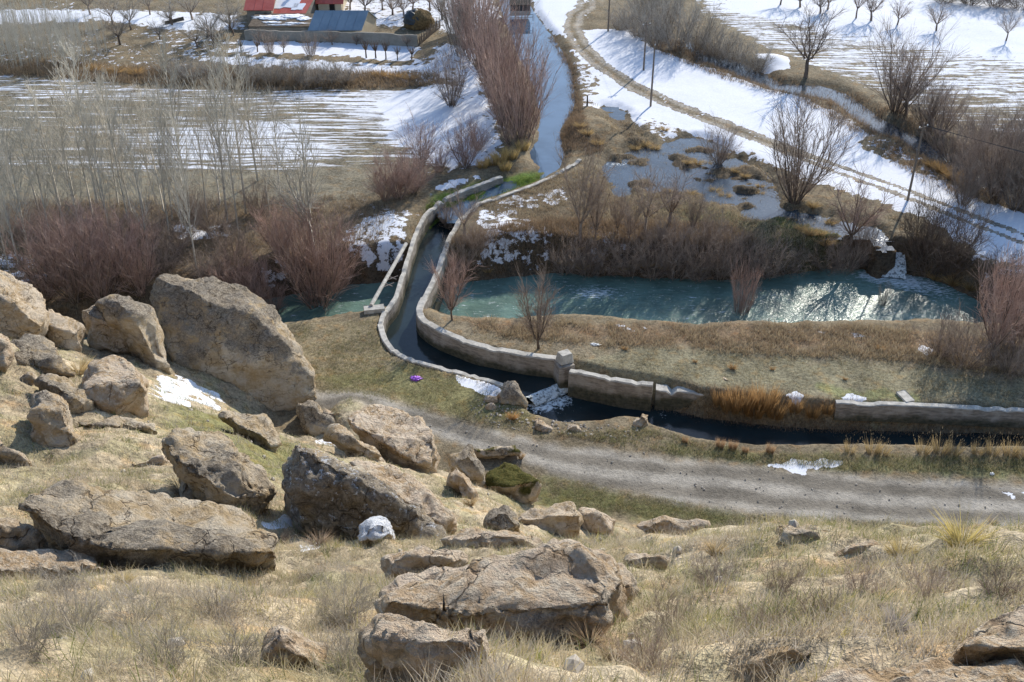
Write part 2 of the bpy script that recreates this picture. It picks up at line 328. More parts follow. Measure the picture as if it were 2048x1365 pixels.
# ------------------------------------------------------------------ what the ground is made of: albedo, snow cover, furrowed or not
C0 = np.tile(np.array([.205, .165, .105]), (N, 1)); SNOW = np.zeros(N); STR = np.zeros(N)
n1 = fbm(P2[:, 0] * .25 + 9, P2[:, 1] * .25, 4); n2 = fbm(P2[:, 0] * .9, P2[:, 1] * .9 + 30, 4)
def paint(poly, col, soft=1.5, amt=1., noisy=1.5, z=0., sel=None):
    d = psd(P2, onl(poly, z) if isinstance(poly, list) else poly, soft + 4) + noisy * 2 * (n2 - .5)
    k = amt * smooth01(.5 - d / soft)
    if sel is not None: k = k * sel
    C0[:] = C0 * (1 - k[:, None]) + np.array(col) * k[:, None]
def snow(poly, cov, soft=2., stripe=None, noisy=1.5, sel=None, z=0.):
    d = psd(P2, onl(poly, z) if isinstance(poly, list) else poly, soft + 4) + noisy * 2 * (n2 - .5); k = smooth01(.5 - d / soft)
    if sel is not None: k = k * sel
    SNOW[:] = SNOW * (1 - k) + (cov if cov < .9 else 1.2) * k
    if stripe is not None: STR[:] = STR * (1 - k) + stripe * k
on_hill = hm > .5; flat = 1. - smooth01(hillz / .8)
# hillside soil
kh = hm[:, None]; hc = np.where((n1 > .5)[:, None], [.40, .33, .225], [.35, .285, .19]); C0[:] = C0 * (1 - kh) + hc * kh
gk = smooth01((n2 - .52) / .12)[:, None] * kh * .35; C0[:] = C0 * (1 - gk) + np.array([.2, .2, .085]) * gk
TAN, OLIVE, GREEN, MOSS, DARK = (.23, .195, .135), (.19, .17, .10), (.135, .135, .05), (.08, .12, .025), (.085, .065, .045)
paint(FIELD_L, (.215, .19, .135), 3); paint(FIELD_R, (.24, .205, .14), 3)
paint([(-200,120),(300,140),(860,150),(880,175),(560,180),(0,148)], (.17, .14, .10), 3)
paint([(-200,400),(600,420),(720,400),(800,420),(700,560),(500,580),(-200,640)], (.17, .13, .085), 4)
paint([(960,420),(1130,370),(1400,400),(1560,440),(1700,480),(1560,560),(1100,550),(930,560),(900,480)], (.155, .12, .075), 3)
paint([(1300,395),(1560,440),(1690,500),(1600,540),(1450,500)], (.13, .125, .055), 3, .8)
paint([(1540,430),(1660,440),(1700,510),(1600,530)], MOSS, 2, .8)
paint([(880,620),(1000,645),(1300,650),(1700,655),(2200,690),(2200,860),(1700,800),(1306,768),(1140,735),(1118,712),(950,685),(860,645)], (.255, .21, .14), 2)
paint([(1300,690),(1800,730),(2048,770),(2048,815),(1700,800),(1306,760),(1150,725)], (.235, .215, .135), 2, .8)
paint([(1640,775),(1830,785),(1830,803),(1680,798)], (.25, .26, .11), 1, .7)
paint([(900,640),(1300,650),(1700,655),(2200,690),(2200,735),(1800,700),(1400,690),(1000,668)], (.25, .165, .095), 1.5, .75)
paint([(570,640),(770,640),(790,705),(960,756),(1060,820),(1100,870),(900,838),(640,790)], (.25, .205, .125), 2)
paint([(800,730),(960,760),(1010,800),(1060,850),(960,845),(760,790),(640,760)], (.19, .18, .075), 2, .75, 2)
paint([(1080,955),(1300,1000),(1560,1040),(1800,1050),(1800,1080),(1300,1040),(1090,1010)], GREEN, 2, .9, 2)
paint([(1330,885),(1500,912),(1750,920),(2100,930),(2100,955),(1700,945),(1350,910)], (.17, .17, .075), 1.2, .8)
# near gravel road with wheel lanes
kr = smooth01(.5 - (d_road + 1.6 * (n2 - .5)) / 1.4); up_edge = onl([(560,770),(700,792),(900,838),(1100,888),(1350,918),(1700,950),(2250,985)])
t_road = P2[:, 1] - np.interp(P2[:, 0], up_edge[:, 0], up_edge[:, 1])
lane = smooth01(.5 + .62 * np.cos(t_road * 2.35 + .8 * (n1 - .5) * 4) + .5 * (n2 - .5))
rc = np.array([.20, .178, .145])[None] * (1 - lane[:, None]) + np.array([.37, .338, .287])[None] * lane[:, None]
C0[:] = C0 * (1 - kr[:, None] * .92) + rc * kr[:, None] * .92
# snow cover
snow(FIELD_L, .41, 4, .9); snow([(-200,350),(300,345),(640,350),(760,345),(720,420),(300,420),(-200,420)], .2, 4, .9)
snow([(-200,140),(300,165),(560,182),(820,188),(880,215),(850,240),(700,238),(400,207),(100,198),(-200,190)], .52, 4, .85)
snow([(560,183),(880,178),(965,228),(965,300),(880,345),(790,300),(700,238)], .64, 6, .75)
snow([(780,200),(880,178),(965,228),(965,300),(900,330),(800,270)], 1., 5, .2)
snow([(170,262),(330,238),(600,235),(760,240),(720,305),(600,335),(300,325)], .54, 6, .9); snow([(330,258),(640,246),(645,320),(360,325)], .66, 5, .9)
snow([(30,316),(600,330),(600,345),(30,328)], .55, 2, 1.)
snow([(420,84),(836,88),(830,121),(700,113),(430,106)], .98, 2, 0.); snow([(-200,20),(230,18),(480,28),(500,60),(360,66),(200,45),(-200,55)], .8, 5, .3)
snow([(300,98),(500,112),(700,124),(836,128),(880,85),(945,95),(930,165),(860,172),(700,150),(420,128)], .74, 4, .3)
snow([(200,-60),(1000,-60),(1020,30),(930,90),(860,60),(700,50)], .68, 5, .2); snow([(400,120),(200,60),(420,60),(500,95)], .5, 4, .3)
snow([(880,95),(945,95),(985,200),(1010,290),(1000,330),(900,335),(930,250),(900,160)], .78, 3, 0.); snow([(1140,70),(1165,110),(1200,150),(1185,215),(1160,210),(1150,140)], .62, 2, 0.); snow([(-200,60),(200,60),(420,130),(300,150),(-200,120)], .45, 5, .2)
snow([(1010,-60),(1240,-60),(1180,20),(1140,70),(1090,55),(1020,40)], .95, 3, 0.)
snow([(1120,62),(1165,60),(1260,60),(1300,90),(1400,133),(1500,160),(1600,190),(1690,238),(1738,275),(1720,295),(1760,312),(1850,345),(1930,385),(2250,500),(2250,640),(2048,545),(1960,508),(1890,455),(1760,408),(1640,372),(1560,335),(1450,292),(1330,272),(1250,240),(1180,205),(1195,150),(1160,115)], 1., 2, 0.)
snow([(1225,228),(1330,240),(1450,285),(1330,280)], .62, 2, 0.)
snow([(1735,270),(1830,300),(1900,340),(1880,365),(1760,318),(1720,296)], .48, 3, 0.); snow([(1520,110),(1570,115),(1580,138),(1520,140)], .9, 1.5, 0.)
snow(FIELD_R, .60, 5, .7); snow([(1390,-60),(1390,0),(1640,58),(2300,165),(2300,-60)], .84, 6, .3); snow([(1650,125),(1850,185),(2048,210),(2300,260),(2300,330),(1900,250)], .50, 5, .8)
snow([(1700,215),(1800,235),(1820,262),(1740,250)], .4, 2, 0.)
snow([(950,420),(1030,415),(1100,465),(1130,525),(1040,545),(955,530)], .60, 2, 0.); snow([(960,405),(1130,372),(1150,405),(1000,428)], .56, 2, 0.)
snow([(680,465),(760,420),(835,425),(812,500),(765,535),(680,530)], .62, 2, 0.); snow([(690,395),(800,395),(780,425),(690,450)], .4, 3, 0.); snow([(850,388),(900,363),(985,350),(965,372),(870,400)], .80, 1.2, 0.)
snow([(330,445),(460,445),(470,475),(360,480)], .62, 2, 0.); snow([(-100,475),(60,500),(110,560),(60,600),(-100,560)], .55, 3, 0.)
snow([(500,520),(580,510),(580,570),(520,560)], .5, 3, 0.); snow([(1180,445),(1260,450),(1255,488),(1190,490)], .55, 1.5, 0.); snow([(1940,500),(2048,530),(2048,560),(1960,540)], .5, 2, 0.)
snow([(912,752),(1000,771),(992,798),(955,788),(922,770)], 1., .6, 0., .5); snow([(1535,926),(1590,920),(1650,922),(1640,938),(1590,946),(1545,940)], 1., .8, 0., .6); snow([(1650,922),(1692,920),(1680,934),(1655,935)], 1., .5, 0., .4)
snow([(1900,985),(2250,975),(2250,1010),(1960,1005)], .5, 1.5, 0.); snow([(1570,664),(1760,650),(1820,660),(1700,672)], .42, 1, 0.); snow([(1688,794),(1705,787),(1735,795),(1715,801),(1695,801)], .98, .5, 0., .6)
snow([(1225,648),(1290,655),(1240,662)], .5, .6, 0.); snow([(1840,690),(1870,700),(1855,712),(1835,700)], .9, .5, 0., .2); snow([(1578,790),(1592,783),(1608,790),(1596,797)], .95, .5, 0., .6)
hs = lambda pts: np.array([at(*p) for p in pts])
snow(hs([(310,752),(360,752),(450,790),(440,806),(340,812),(305,790)]), .74, .8, 0., .6, hm); snow(hs([(520,1045),(580,1028),(590,1050),(560,1062),(530,1058)]), .95, .4, 0., .2, hm)
snow(hs([(785,1345),(815,1340),(830,1380),(780,1380)]), .97, .2, 0., .1, hm); snow(hs([(575,850),(640,880),(700,890),(640,895),(580,865)]), .7, .5, 0., .3, hm); snow(hs([(600,1090),(640,1085),(640,1098),(600,1102)]), .8, .3, 0., .2, hm)
paint(hs([(330,800),(560,870),(640,930),(560,960),(330,860)]), (.15, .15, .05), 2, .8, 1., sel=hm); paint(hs([(1080,950),(1040,1010),(900,1000),(880,960)]), (.16, .15, .055), 2, .7, 1., sel=hm)
# wheel ruts of the far track
dt = pdist(P2, TRACK); rut = np.minimum(np.abs(dt - .95), 9); kq = smooth01(1.4 - (rut + .6 * (n2 - .5)) / .55) * (flat > .5)
wide = smooth01(1.3 - (dt + 2 * (n2 - .5)) / 1.5) * smooth01((P2[:, 1] - 118) / 12)
C0[:] = C0 * (1 - kq[:, None]) + np.array([.36, .325, .27]) * kq[:, None]; SNOW *= 1 - .9 * np.maximum(kq * np.where(P2[:, 1] < 105, .8, .95), .85 * wide)
near_w = np.minimum.reduce([d_river, d_str, d_pond, d_ditch])
SNOW *= np.clip(.1 + near_w / 1.2, 0, 1); SNOW *= np.clip(np.minimum(d_can2, d_can1) * 2, 0, 1)
kd = smooth01((1.2 - np.minimum.reduce([d_river, d_str, d_pond, d_ditch, d_can2])) / 2.4)[:, None] * .75; C0[:] = C0 * (1 - kd) + np.array(DARK) * kd
kd = (smooth01((3.4 - d_river) / 2) * ~near_side)[:, None] * .7; C0[:] = C0 * (1 - kd) + np.array((.10, .075, .05)) * kd
mm = psd(P2, onl([(880,430),(850,470),(870,400),(960,368),(1040,352),(1085,345),(1065,365),(990,385),(930,405)], ZS)); kd = (smooth01(.6 - mm / 1.5))[:, None]
C0[:] = C0 * (1 - kd) + np.array([.10, .16, .03]) * kd; SNOW *= 1 - kd[:, 0]
Z += np.where(mm < .6, .75 * smooth01((.8 - mm) / 1.6) * (n2 + .1), 0); Zg = Z.reshape(len(ys), len(us))

# ------------------------------------------------------------------ ground meshes: one sheet cut into pieces of the setting that share their edges
ny, nx = len(ys), len(us); idx = np.arange(N).reshape(ny, nx)
Q = np.stack([idx[:-1, :-1], idx[:-1, 1:], idx[1:, 1:], idx[1:, :-1]], -1).reshape(-1, 4)
cen = P2[Q].mean(1); hz = hillz[Q].mean(1); kind = np.zeros(len(Q), int)
kind[psd(cen, FIELD_R) < 0] = 4; kind[psd(cen, FIELD_L) < 0] = 3; kind[pdist(cen, TRACK) < 1.7] = 2; kind[hz > .25] = 5; kind[(psd(cen, ROAD) < 0)] = 1
kind[(d_river[Q].mean(1) < 3) & (kind == 0)] = 6
V3 = np.c_[P2, Z]
for k, nm in enumerate(('valley_floor', 'dirt_road', 'snowy_track', 'striped_field', 'snowy_field', 'hillside', 'river_bank')):
    f = Q[kind == k]; u, inv = np.unique(f, return_inverse=True)
    tag(obj(nm, mesh(nm, V3[u], inv.reshape(-1, 4), MG, True, dict(col=C0[u], snow=SNOW[u], stripe=STR[u], road=kr[u]))), kind='structure')

# ------------------------------------------------------------------ water
def sheet(name, poly, z, mat, grow=1.2, foamfn=None, n=3):
    L = np.asarray(poly)[:, :2]; lo, hi = L.min(0) - grow, L.max(0) + grow; s = .5
    gx = np.arange(lo[0], hi[0] + s, s); gy = np.arange(lo[1], hi[1] + s, s); X, Y = np.meshgrid(gx, gy); P = np.c_[X.ravel(), Y.ravel()]
    d = sdist(P, L); I = np.arange(len(P)).reshape(X.shape)
    F = np.stack([I[:-1, :-1], I[:-1, 1:], I[1:, 1:], I[1:, :-1]], -1).reshape(-1, 4); F = F[(d[F] < grow).any(1)]
    if name == 'marsh_water': F = F[(ground(P[:, 0], P[:, 1])[F] > z - .7).all(1)]
    u, inv = np.unique(F, return_inverse=True); P = P[u]
    zz = z(P) if callable(z) else np.full(len(P), z)
    return tag(obj(name, mesh(name, np.c_[P, zz], inv.reshape(-1, 4), mat, True, dict(foam=foamfn(P) if foamfn else np.zeros(len(P))))), kind='structure')
def blobs(spots, z):
    S = [(on(px, py, z), r, a) for px, py, r, a in spots]
    return lambda P: np.clip(sum(a * np.exp(-(((P[:, 0] - c[0]) / r)**2 + ((P[:, 1] - c[1]) / (r * .6))**2)) for c, r, a in S), 0, 1.7)
MW_river = m_water('river_water', (.165, .265, .215), .24, 1.5, .8, 1., (.5, 1.15, 1), .16, (.5, 1.5, 1))
MW_dark = m_water('canal_water', (.022, .034, .036), .05, 1.4, .22, .02, (1, 1, 1), .06, ior=1.33)
MW_stream = m_water('stream_water', (.075, .125, .19), .04, 1.1, .10, 0., (1, .6, 1), .05, ior=1.75)
MW_pond = m_water('marsh_water', (.05, .07, .09), .08, 1.6, .3, .25, (1, 1, 1), .06, ior=1.5)
sheet('river', RIVER, ZR, MW_river, 2.2, blobs([(1210,585,3,1.),(1175,590,2,.8),(1785,556,3,1.5),(1745,550,2.2,1.2),(1840,570,3,1.),(1890,590,4,.8),(1560,590,2,.5),(1540,598,1.5,.5),(1320,600,2,.4),(1130,630,1.5,.6)], ZR))
sheet('canal_water', CAN1, ZC1, MW_dark, .3, blobs([(1075,800,.8,.3)], ZC1))
fall_a, fall_b = on(1045, 812, ZC2), on(1135, 775, ZC2)
sheet('canal_water', CAN2, ZC2, MW_dark, .6, blobs([(1095,808,2.0,1.5),(1075,815,1.2,1.2),(1118,798,1.2,1.3),(1320,832,.7,.6)], ZC2))
sheet('stream', STREAM, ZS, MW_stream, 1.5, blobs([(1110,268,1.0,.3)], ZS)); 
sheet('marsh_water', POND, ZP, MW_pond, 1.6, blobs([(1228,328,1.3,.9),(1240,330,1.5,.6),(1340,325,1.2,.3),(1640,440,3,.5),(1770,480,2,1.)], ZP)); sheet('ditch_water', DITCH, -.7, MW_pond, 1.4)

# ------------------------------------------------------------------ canal walls
def resample(L, step):
    L = np.asarray(L, float); seg = np.linalg.norm(np.diff(L, axis=0), axis=1); s = np.r_[0, np.cumsum(seg)]
    t = np.linspace(0, s[-1], max(2, int(s[-1] / step) + 1)); o = np.stack([np.interp(t, s, L[:, k]) for k in range(L.shape[1])], 1)
    for _ in range(4): o[1:-1] = .25 * o[:-2] + .5 * o[1:-1] + .25 * o[2:]
    return o
def wallmesh(name, L, th, bottom, jag=.05, batter=.15, seed=0, step=.45):
    L = resample(L, step); T = np.gradient(L[:, :2], axis=0); T /= np.linalg.norm(T, axis=1)[:, None]; Nn = np.c_[T[:, 1], -T[:, 0]]
    r = np.random.default_rng(seed); n = len(L); zt = L[:, 2] + jag * (r.random(n) - .5) - jag * 3 * (fbm(np.arange(n) * .3 + seed, np.zeros(n) + seed, 3) > .62)
    prof = [(-th / 2 - batter, None), (-th / 2 - .3 * batter, .35), (-th / 2, .04), (-th / 2 + .06, 0), (th / 2 - .06, 0), (th / 2, .04), (th / 2 + .3 * batter, .35), (th / 2 + batter, None)]
    V = []
    for i in range(n):
        for k, (off, dz) in enumerate(prof):
            o = off * (1 + .22 * (fbm(np.array([i * .21 + seed]), np.array([k * .0 + 3.]), 3)[0] - .5)) + jag * .7 * (r.random() - .5)
            z = bottom if dz is None else zt[i] - dz * (zt[i] - bottom) + jag * .4 * (r.random() - .5)
            V.append((*(L[i, :2] + Nn[i] * o), z))
    k = len(prof); F = [(i * k + j, i * k + j + 1, (i + 1) * k + j + 1, (i + 1) * k + j) for i in range(n - 1) for j in range(k - 1)]
    mi = [1 if j not in (2, 3, 4) else 0 for i in range(n - 1) for j in range(k - 1)]
    V = np.array(V); caps = []
    for e in (0, (n - 1) * k): caps += [(e, e + 1, e + 6, e + 7), (e + 1, e + 2, e + 5, e + 6), (e + 2, e + 3, e + 4, e + 5)]
    return mesh(name, V, np.array(F + caps), [M['concrete'], M['face']], False, None, mi + [1] * 6)
def wall(label, L, th, bottom, seed, jag=.05, name='canal_wall', group='canal walls'):
    root = empty(name, L[len(L) // 2]); V = L - np.array(L[len(L) // 2])
    obj('coping', wallmesh('coping', V, th, bottom - L[len(L) // 2][2], jag, .12, seed), root)
    return tag(root, label, 'wall', group)
wall('low inner concrete canal wall curving along the near bank above the purple bag', WALL_L[10:], .55, -3., 1)
wall('thin concrete canal wall with narrow pipe beside it, crossing the river', WALL_L[3:11], .48, -4.2, 2)
wall('low stone canal wall on the left of the green mossy inlet', WALL_L[:4], .6, -1.5, 3, .1)
wall('broad outer concrete canal wall sweeping right to the block-topped pier', WALL_R[9:], .72, -3.2, 4)
wall('outer concrete canal wall carrying the water over the turquoise river', WALL_R[4:10], .55, -4.2, 5)
wall('thin curved earth-coloured kerb on the right of the mossy inlet', WALL_R[:5], .5, -1.2, 6, .06)
wall('concrete canal wall with streaked face right of the block-topped pier', WALL_R2, .62, -3.2, 7)
_rw = onl([(1312,775),(1400,781),(1480,788),(1560,795),(1668,803)], -.45)
wall('broken rough stretch of canal wall hidden under orange reeds', _rw, 1.0, -2.9, 9, .13)
wall('low pale concrete wall along the canal at the right edge', WALL_R3, .6, -1.6, 8)
def box(name, mat, parent, c, s, rz=0, jag=0., seed=0, taper=0.):
    bm = bmesh.new(); bmesh.ops.create_cube(bm, size=1); bmesh.ops.scale(bm, vec=s, verts=bm.verts)
    bmesh.ops.bevel(bm, geom=bm.edges[:], offset=min(s) * .06, segments=1, affect='EDGES')
    r = random.Random(seed)
    for v in bm.verts:
        if taper and v.co.z > 0: v.co.x *= 1 - taper; v.co.y *= 1 - taper
        v.co += Vector((r.uniform(-jag, jag), r.uniform(-jag, jag), r.uniform(-jag, jag)))
    m = bpy.data.meshes.new(name); bm.to_mesh(m); bm.free(); m.materials.append(mat)
    o = obj(name, m, parent, c); o.rotation_euler.z = rz; return o
pc = on(1128, 722, .3); pr = empty('stone_pier', (pc[0], pc[1], 0)); tag(pr, 'stone pier on the canal wall carrying a squared concrete block', 'pier')
box('pier', M['face'], pr, (0, -.25, -1.45), (1.5, 1.7, 3.5), .35, .06, 3, .06); box('block', M['concrete'], pr, (.05, -.1, .78), (1.25, 1.1, .95), .5, .04, 5, .14)
# eroded bank stump where the wall has broken away
def tube(name, pts, r, mat, parent=None, n=6, r1=None):
    pts = np.asarray(pts, float); T = np.gradient(pts, axis=0); V = []
    rr = np.linspace(r, r1 if r1 is not None else r, len(pts))
    for i, p in enumerate(pts):
        t = T[i] / np.linalg.norm(T[i]); a = np.cross(t, (0, 0, 1) if abs(t[2]) < .9 else (1, 0, 0)); a /= np.linalg.norm(a); b = np.cross(t, a)
        V += [p + rr[i] * (math.cos(6.2832 * k / n) * a + math.sin(6.2832 * k / n) * b) for k in range(n)]
    F = [(i * n + k, i * n + (k + 1) % n, (i + 1) * n + (k + 1) % n, (i + 1) * n + k) for i in range(len(pts) - 1) for k in range(n)]
    F += [(e, e + k, e + k + 1, e + k + 1) for e in (0, (len(pts) - 1) * n) for k in range(1, n - 1)]
    m = bpy.data.meshes.new(name); m.from_pydata([tuple(v) for v in V], [], [tuple(dict.fromkeys(f)) for f in F]); m.materials.append(mat)
    return obj(name, m, parent)
pa, pb = on(812, 488, .6), on(742, 612, .45); pg = empty('pipe_bridge', pa); tag(pg, 'grey pipe with metal braces spanning the river left of the canal', 'pipe')
tube('pipe', [np.zeros(3), (pb - pa) * .5, pb - pa], .2, M['concrete'], pg, 8)
for k, f in enumerate((.55, .66)):
    q = (pb - pa) * f; tube('brace', [q + (0, 0, .05), q + np.array((.9, -.35, -.15))], .05, M['metal'], pg); tube('brace', [q + np.array((.1, -.7, 0)), q + np.array((1.0, .3, -.1))], .045, M['metal'], pg)
box('footing', M['concrete'], pg, tuple(pb - pa + np.array((.3, -.2, -.25))), (2.0, .9, .5), .2, .05, 4)

# falling water: weir in the canal, cascade into the river
def fall(name, a0, a1, b0, b1, mat, label):
    n, m_ = 14, 8; V = []; r = np.random.default_rng(5)
    for i in range(m_ + 1):
        t = i / m_
        for j in range(n + 1):
            u = j / n; p = (a0 * (1 - u) + a1 * u) * (1 - t) + (b0 * (1 - u) + b1 * u) * t; e = t * t * .8 + .2 * t
            p = p.copy(); p[2] = a0[2] * (1 - e) + b0[2] * e + .12 * (r.random() - .5) + (.1 if i else .02); p[:2] += .12 * (r.random(2) - .5); V.append(p)
    F = [(i * (n + 1) + j, i * (n + 1) + j + 1, (i + 1) * (n + 1) + j + 1, (i + 1) * (n + 1) + j) for i in range(m_) for j in range(n)]
    return tag(obj(name, mesh(name, V, F, mat, True, dict(foam=np.full(len(V), 1.7)))), kind='structure')
MW_foam = m_water('white_water', (.10, .13, .13), .3, 2., .8, .9, (1, 1, 1), .2)
fall('weir_water', on(1050, 795, ZC1), on(1128, 762, ZC1), on(1072, 815, ZC2) + (0, 0, .03), on(1145, 785, ZC2) + (0, 0, .03), MW_foam, '')
fall('cascade', on(1752, 455, ZP + .03), on(1800, 462, ZP + .03), on(1752, 556, ZR) + (0, 0, .05), on(1812, 560, ZR) + (0, 0, .05), MW_foam, '')

# ------------------------------------------------------------------ rocks
def hullmesh(pts, name, seed, mat, amp=.1, target=.3, snowc=0., moss=0., strata=(0, 0, 1)):
    bm = bmesh.new(); vs = [bm.verts.new(p) for p in pts]
    g = bmesh.ops.convex_hull(bm, input=vs)
    bmesh.ops.delete(bm, geom=list({e for e in g['geom_unused'] + g['geom_interior'] if isinstance(e, bmesh.types.BMVert)}), context='VERTS')
    rr = random.Random(seed * 7 + 1); ext = [v.co.copy() for v in bm.verts]
    for _ in range(7):
        n = Vector((rr.gauss(0, 1), rr.gauss(0, 1), rr.gauss(.2, .8))).normalized(); dm = max(n.dot(v) for v in ext); 
        bmesh.ops.bisect_plane(bm, geom=bm.verts[:] + bm.edges[:] + bm.faces[:], plane_co=n * dm * rr.uniform(.80, .95), plane_no=n, clear_outer=True)
        eg = [e for e in bm.edges if e.is_boundary]
        if eg: bmesh.ops.contextual_create(bm, geom=eg)
    bmesh.ops.triangulate(bm, faces=bm.faces[:])
    for it in range(9):
        E = [e for e in bm.edges if e.calc_length() > target * (1.5 if it else 3)]
        if not E or len(bm.faces) > 14000: break
        bmesh.ops.subdivide_edges(bm, edges=E, cuts=1); bmesh.ops.triangulate(bm, faces=[f for f in bm.faces if len(f.verts) > 3])
        if it == 3: bmesh.ops.smooth_vert(bm, verts=bm.verts[:], factor=.4, use_axis_x=True, use_axis_y=True, use_axis_z=True)
    bm.normal_update(); off = Vector((seed * 3.7, seed * 1.3, seed * 2.1)); sv = Vector(strata)
    size = max((v.co.length for v in bm.verts), default=1)
    mv = []; ft = mnoise.noise(off) 
    for v in bm.verts:
        q = v.co
        a = mnoise.fractal(q * (1.9 / max(size, .5)) + off, 1., 2., 3)
        b = mnoise.fractal(q * .8 + off, .8, 2.1, 4) * .6
        w = mnoise.voronoi(q * 1.1 + off)[0]; cr = min(w[1] - w[0], .22) / .22
        s = q.dot(sv) * 2.4 + mnoise.noise(q * .6 + off) * 1.3; st = ((s % 1) - .5) * .5
        pit = min(0., mnoise.fractal(q * 2.3 + off, .7, 2.2, 3) + .12) * .9
        mv.append(q + v.normal * amp * (a * min(size * .4, 2.) + b + st + pit + (cr - 1) * .35) + v.normal * target * (1.1 * mnoise.fractal(q * (.16 / target) + off, .7, 2.2, 3) + min(0., mnoise.noise(q * (.11 / target) - off) + .18) * 2.2))
    for v, c in zip(bm.verts, mv): v.co = c
    bm.normal_update()
    m = bpy.data.meshes.new(name); bm.to_mesh(m); bm.free(); m.materials.append(mat)
    n = len(m.vertices)
    m.attributes.new('snow', 'FLOAT', 'POINT').data.foreach_set('value', np.full(n, snowc, np.float32))
    m.attributes.new('moss', 'FLOAT', 'POINT').data.foreach_set('value', np.full(n, moss, np.float32))
    zz = np.array([v.co.z for v in m.vertices]); zz = (zz - np.percentile(zz, 35)) / max(np.ptp(zz) * .6, .01)
    m.attributes.new('lich', 'FLOAT', 'POINT').data.foreach_set('value', np.clip(zz, 0, 1).astype(np.float32))
    for p in m.polygons: p.use_smooth = True
    return m
ROCKS = []
def rock(label, O, Rg=(), t=None, mat=0, amp=.16, lift=0., snowc=0., moss=0., strata=(.2, .3, 1), base=None, flatten=1.15, name='boulder', under=.35):
    seed = len(ROCKS) + 1; O = np.array(O, float); c2 = O.mean(0)
    bp = base or tuple(O[np.argmax(O[:, 1])]); g = at(*bp); D = np.linalg.norm(g - CAMP) - lift
    wid = np.ptp(O[:, 0]) * D / FPX; t = t or .5 * wid; pts = []
    P = lambda px, py, dd: CAMP + ray(px, py) * (D + dd)
    for x, y in O:
        pts.append(P(x, y, (under if y > c2[1] else flatten) * t))
        xb, yb = c2 + (np.array([x, y]) - c2) * .8; pts.append(P(xb, yb + (.0 if y > c2[1] else 6), 1.9 * t))
    for r in Rg: pts.append(P(r[0], r[1], (r[2] if len(r) > 2 else 0) * t))
    if not len(Rg):
        for x, y in O:
            xb, yb = c2 + (np.array([x, y]) - c2) * (.62 if y < c2[1] else .8); pts.append(P(xb, yb, .12 * t))
    for x, y in O[O[:, 1] > c2[1]]: pts.append(P(x * .9 + c2[0] * .1, y, .8 * t) - np.array((0, 0, .5 * t)))
    o3 = P(*c2, .6 * t); pts = [Vector(p - o3) for p in pts]; dpx = D / 1098.
    m = hullmesh(pts, name, seed, MROCK[mat], amp, max(.04, dpx * 3., wid / 75), snowc, moss, strata)
    o = obj(name, m, None, o3); tag(o, label, 'boulder' if name == 'boulder' else name.replace('_', ' ')); ROCKS.append(o); return o
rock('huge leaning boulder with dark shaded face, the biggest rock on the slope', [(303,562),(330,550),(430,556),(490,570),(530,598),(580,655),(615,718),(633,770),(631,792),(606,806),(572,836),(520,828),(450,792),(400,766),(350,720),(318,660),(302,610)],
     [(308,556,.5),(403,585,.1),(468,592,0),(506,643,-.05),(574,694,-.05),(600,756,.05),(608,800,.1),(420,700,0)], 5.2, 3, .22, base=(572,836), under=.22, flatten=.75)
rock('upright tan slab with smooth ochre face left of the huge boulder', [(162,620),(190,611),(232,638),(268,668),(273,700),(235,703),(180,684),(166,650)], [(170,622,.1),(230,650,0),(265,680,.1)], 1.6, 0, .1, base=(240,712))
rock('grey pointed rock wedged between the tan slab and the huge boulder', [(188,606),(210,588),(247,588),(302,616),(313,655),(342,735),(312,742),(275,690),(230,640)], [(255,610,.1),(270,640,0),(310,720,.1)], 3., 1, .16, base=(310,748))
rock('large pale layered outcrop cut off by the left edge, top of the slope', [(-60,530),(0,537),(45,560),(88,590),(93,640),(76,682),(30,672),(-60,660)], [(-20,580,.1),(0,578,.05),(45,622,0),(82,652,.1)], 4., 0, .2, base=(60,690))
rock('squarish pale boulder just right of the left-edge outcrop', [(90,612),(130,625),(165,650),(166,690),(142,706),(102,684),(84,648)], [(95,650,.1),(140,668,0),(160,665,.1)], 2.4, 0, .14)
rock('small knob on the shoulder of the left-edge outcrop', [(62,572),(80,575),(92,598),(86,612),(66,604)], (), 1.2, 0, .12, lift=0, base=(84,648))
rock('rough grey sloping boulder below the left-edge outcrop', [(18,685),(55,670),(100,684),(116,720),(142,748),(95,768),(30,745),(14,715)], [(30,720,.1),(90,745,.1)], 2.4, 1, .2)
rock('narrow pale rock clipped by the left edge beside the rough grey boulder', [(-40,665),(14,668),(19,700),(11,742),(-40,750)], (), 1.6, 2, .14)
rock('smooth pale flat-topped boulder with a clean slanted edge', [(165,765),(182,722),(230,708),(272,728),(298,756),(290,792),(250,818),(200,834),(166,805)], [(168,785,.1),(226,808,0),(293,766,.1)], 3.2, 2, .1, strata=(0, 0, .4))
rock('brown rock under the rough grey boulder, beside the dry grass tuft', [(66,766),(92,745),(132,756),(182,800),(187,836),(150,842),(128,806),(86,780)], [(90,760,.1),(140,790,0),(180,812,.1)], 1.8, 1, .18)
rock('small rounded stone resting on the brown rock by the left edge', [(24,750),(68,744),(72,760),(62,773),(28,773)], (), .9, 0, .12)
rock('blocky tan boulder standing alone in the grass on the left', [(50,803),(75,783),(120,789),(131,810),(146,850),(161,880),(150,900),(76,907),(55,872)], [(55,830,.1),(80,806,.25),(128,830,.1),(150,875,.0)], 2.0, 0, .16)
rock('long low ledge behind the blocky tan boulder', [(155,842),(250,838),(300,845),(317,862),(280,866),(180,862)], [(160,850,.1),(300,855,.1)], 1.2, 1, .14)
rock('small slab leaning at the left edge below the blocky boulder', [(-30,872),(0,874),(35,900),(62,928),(48,934),(-30,915)], (), 1., 0, .12)
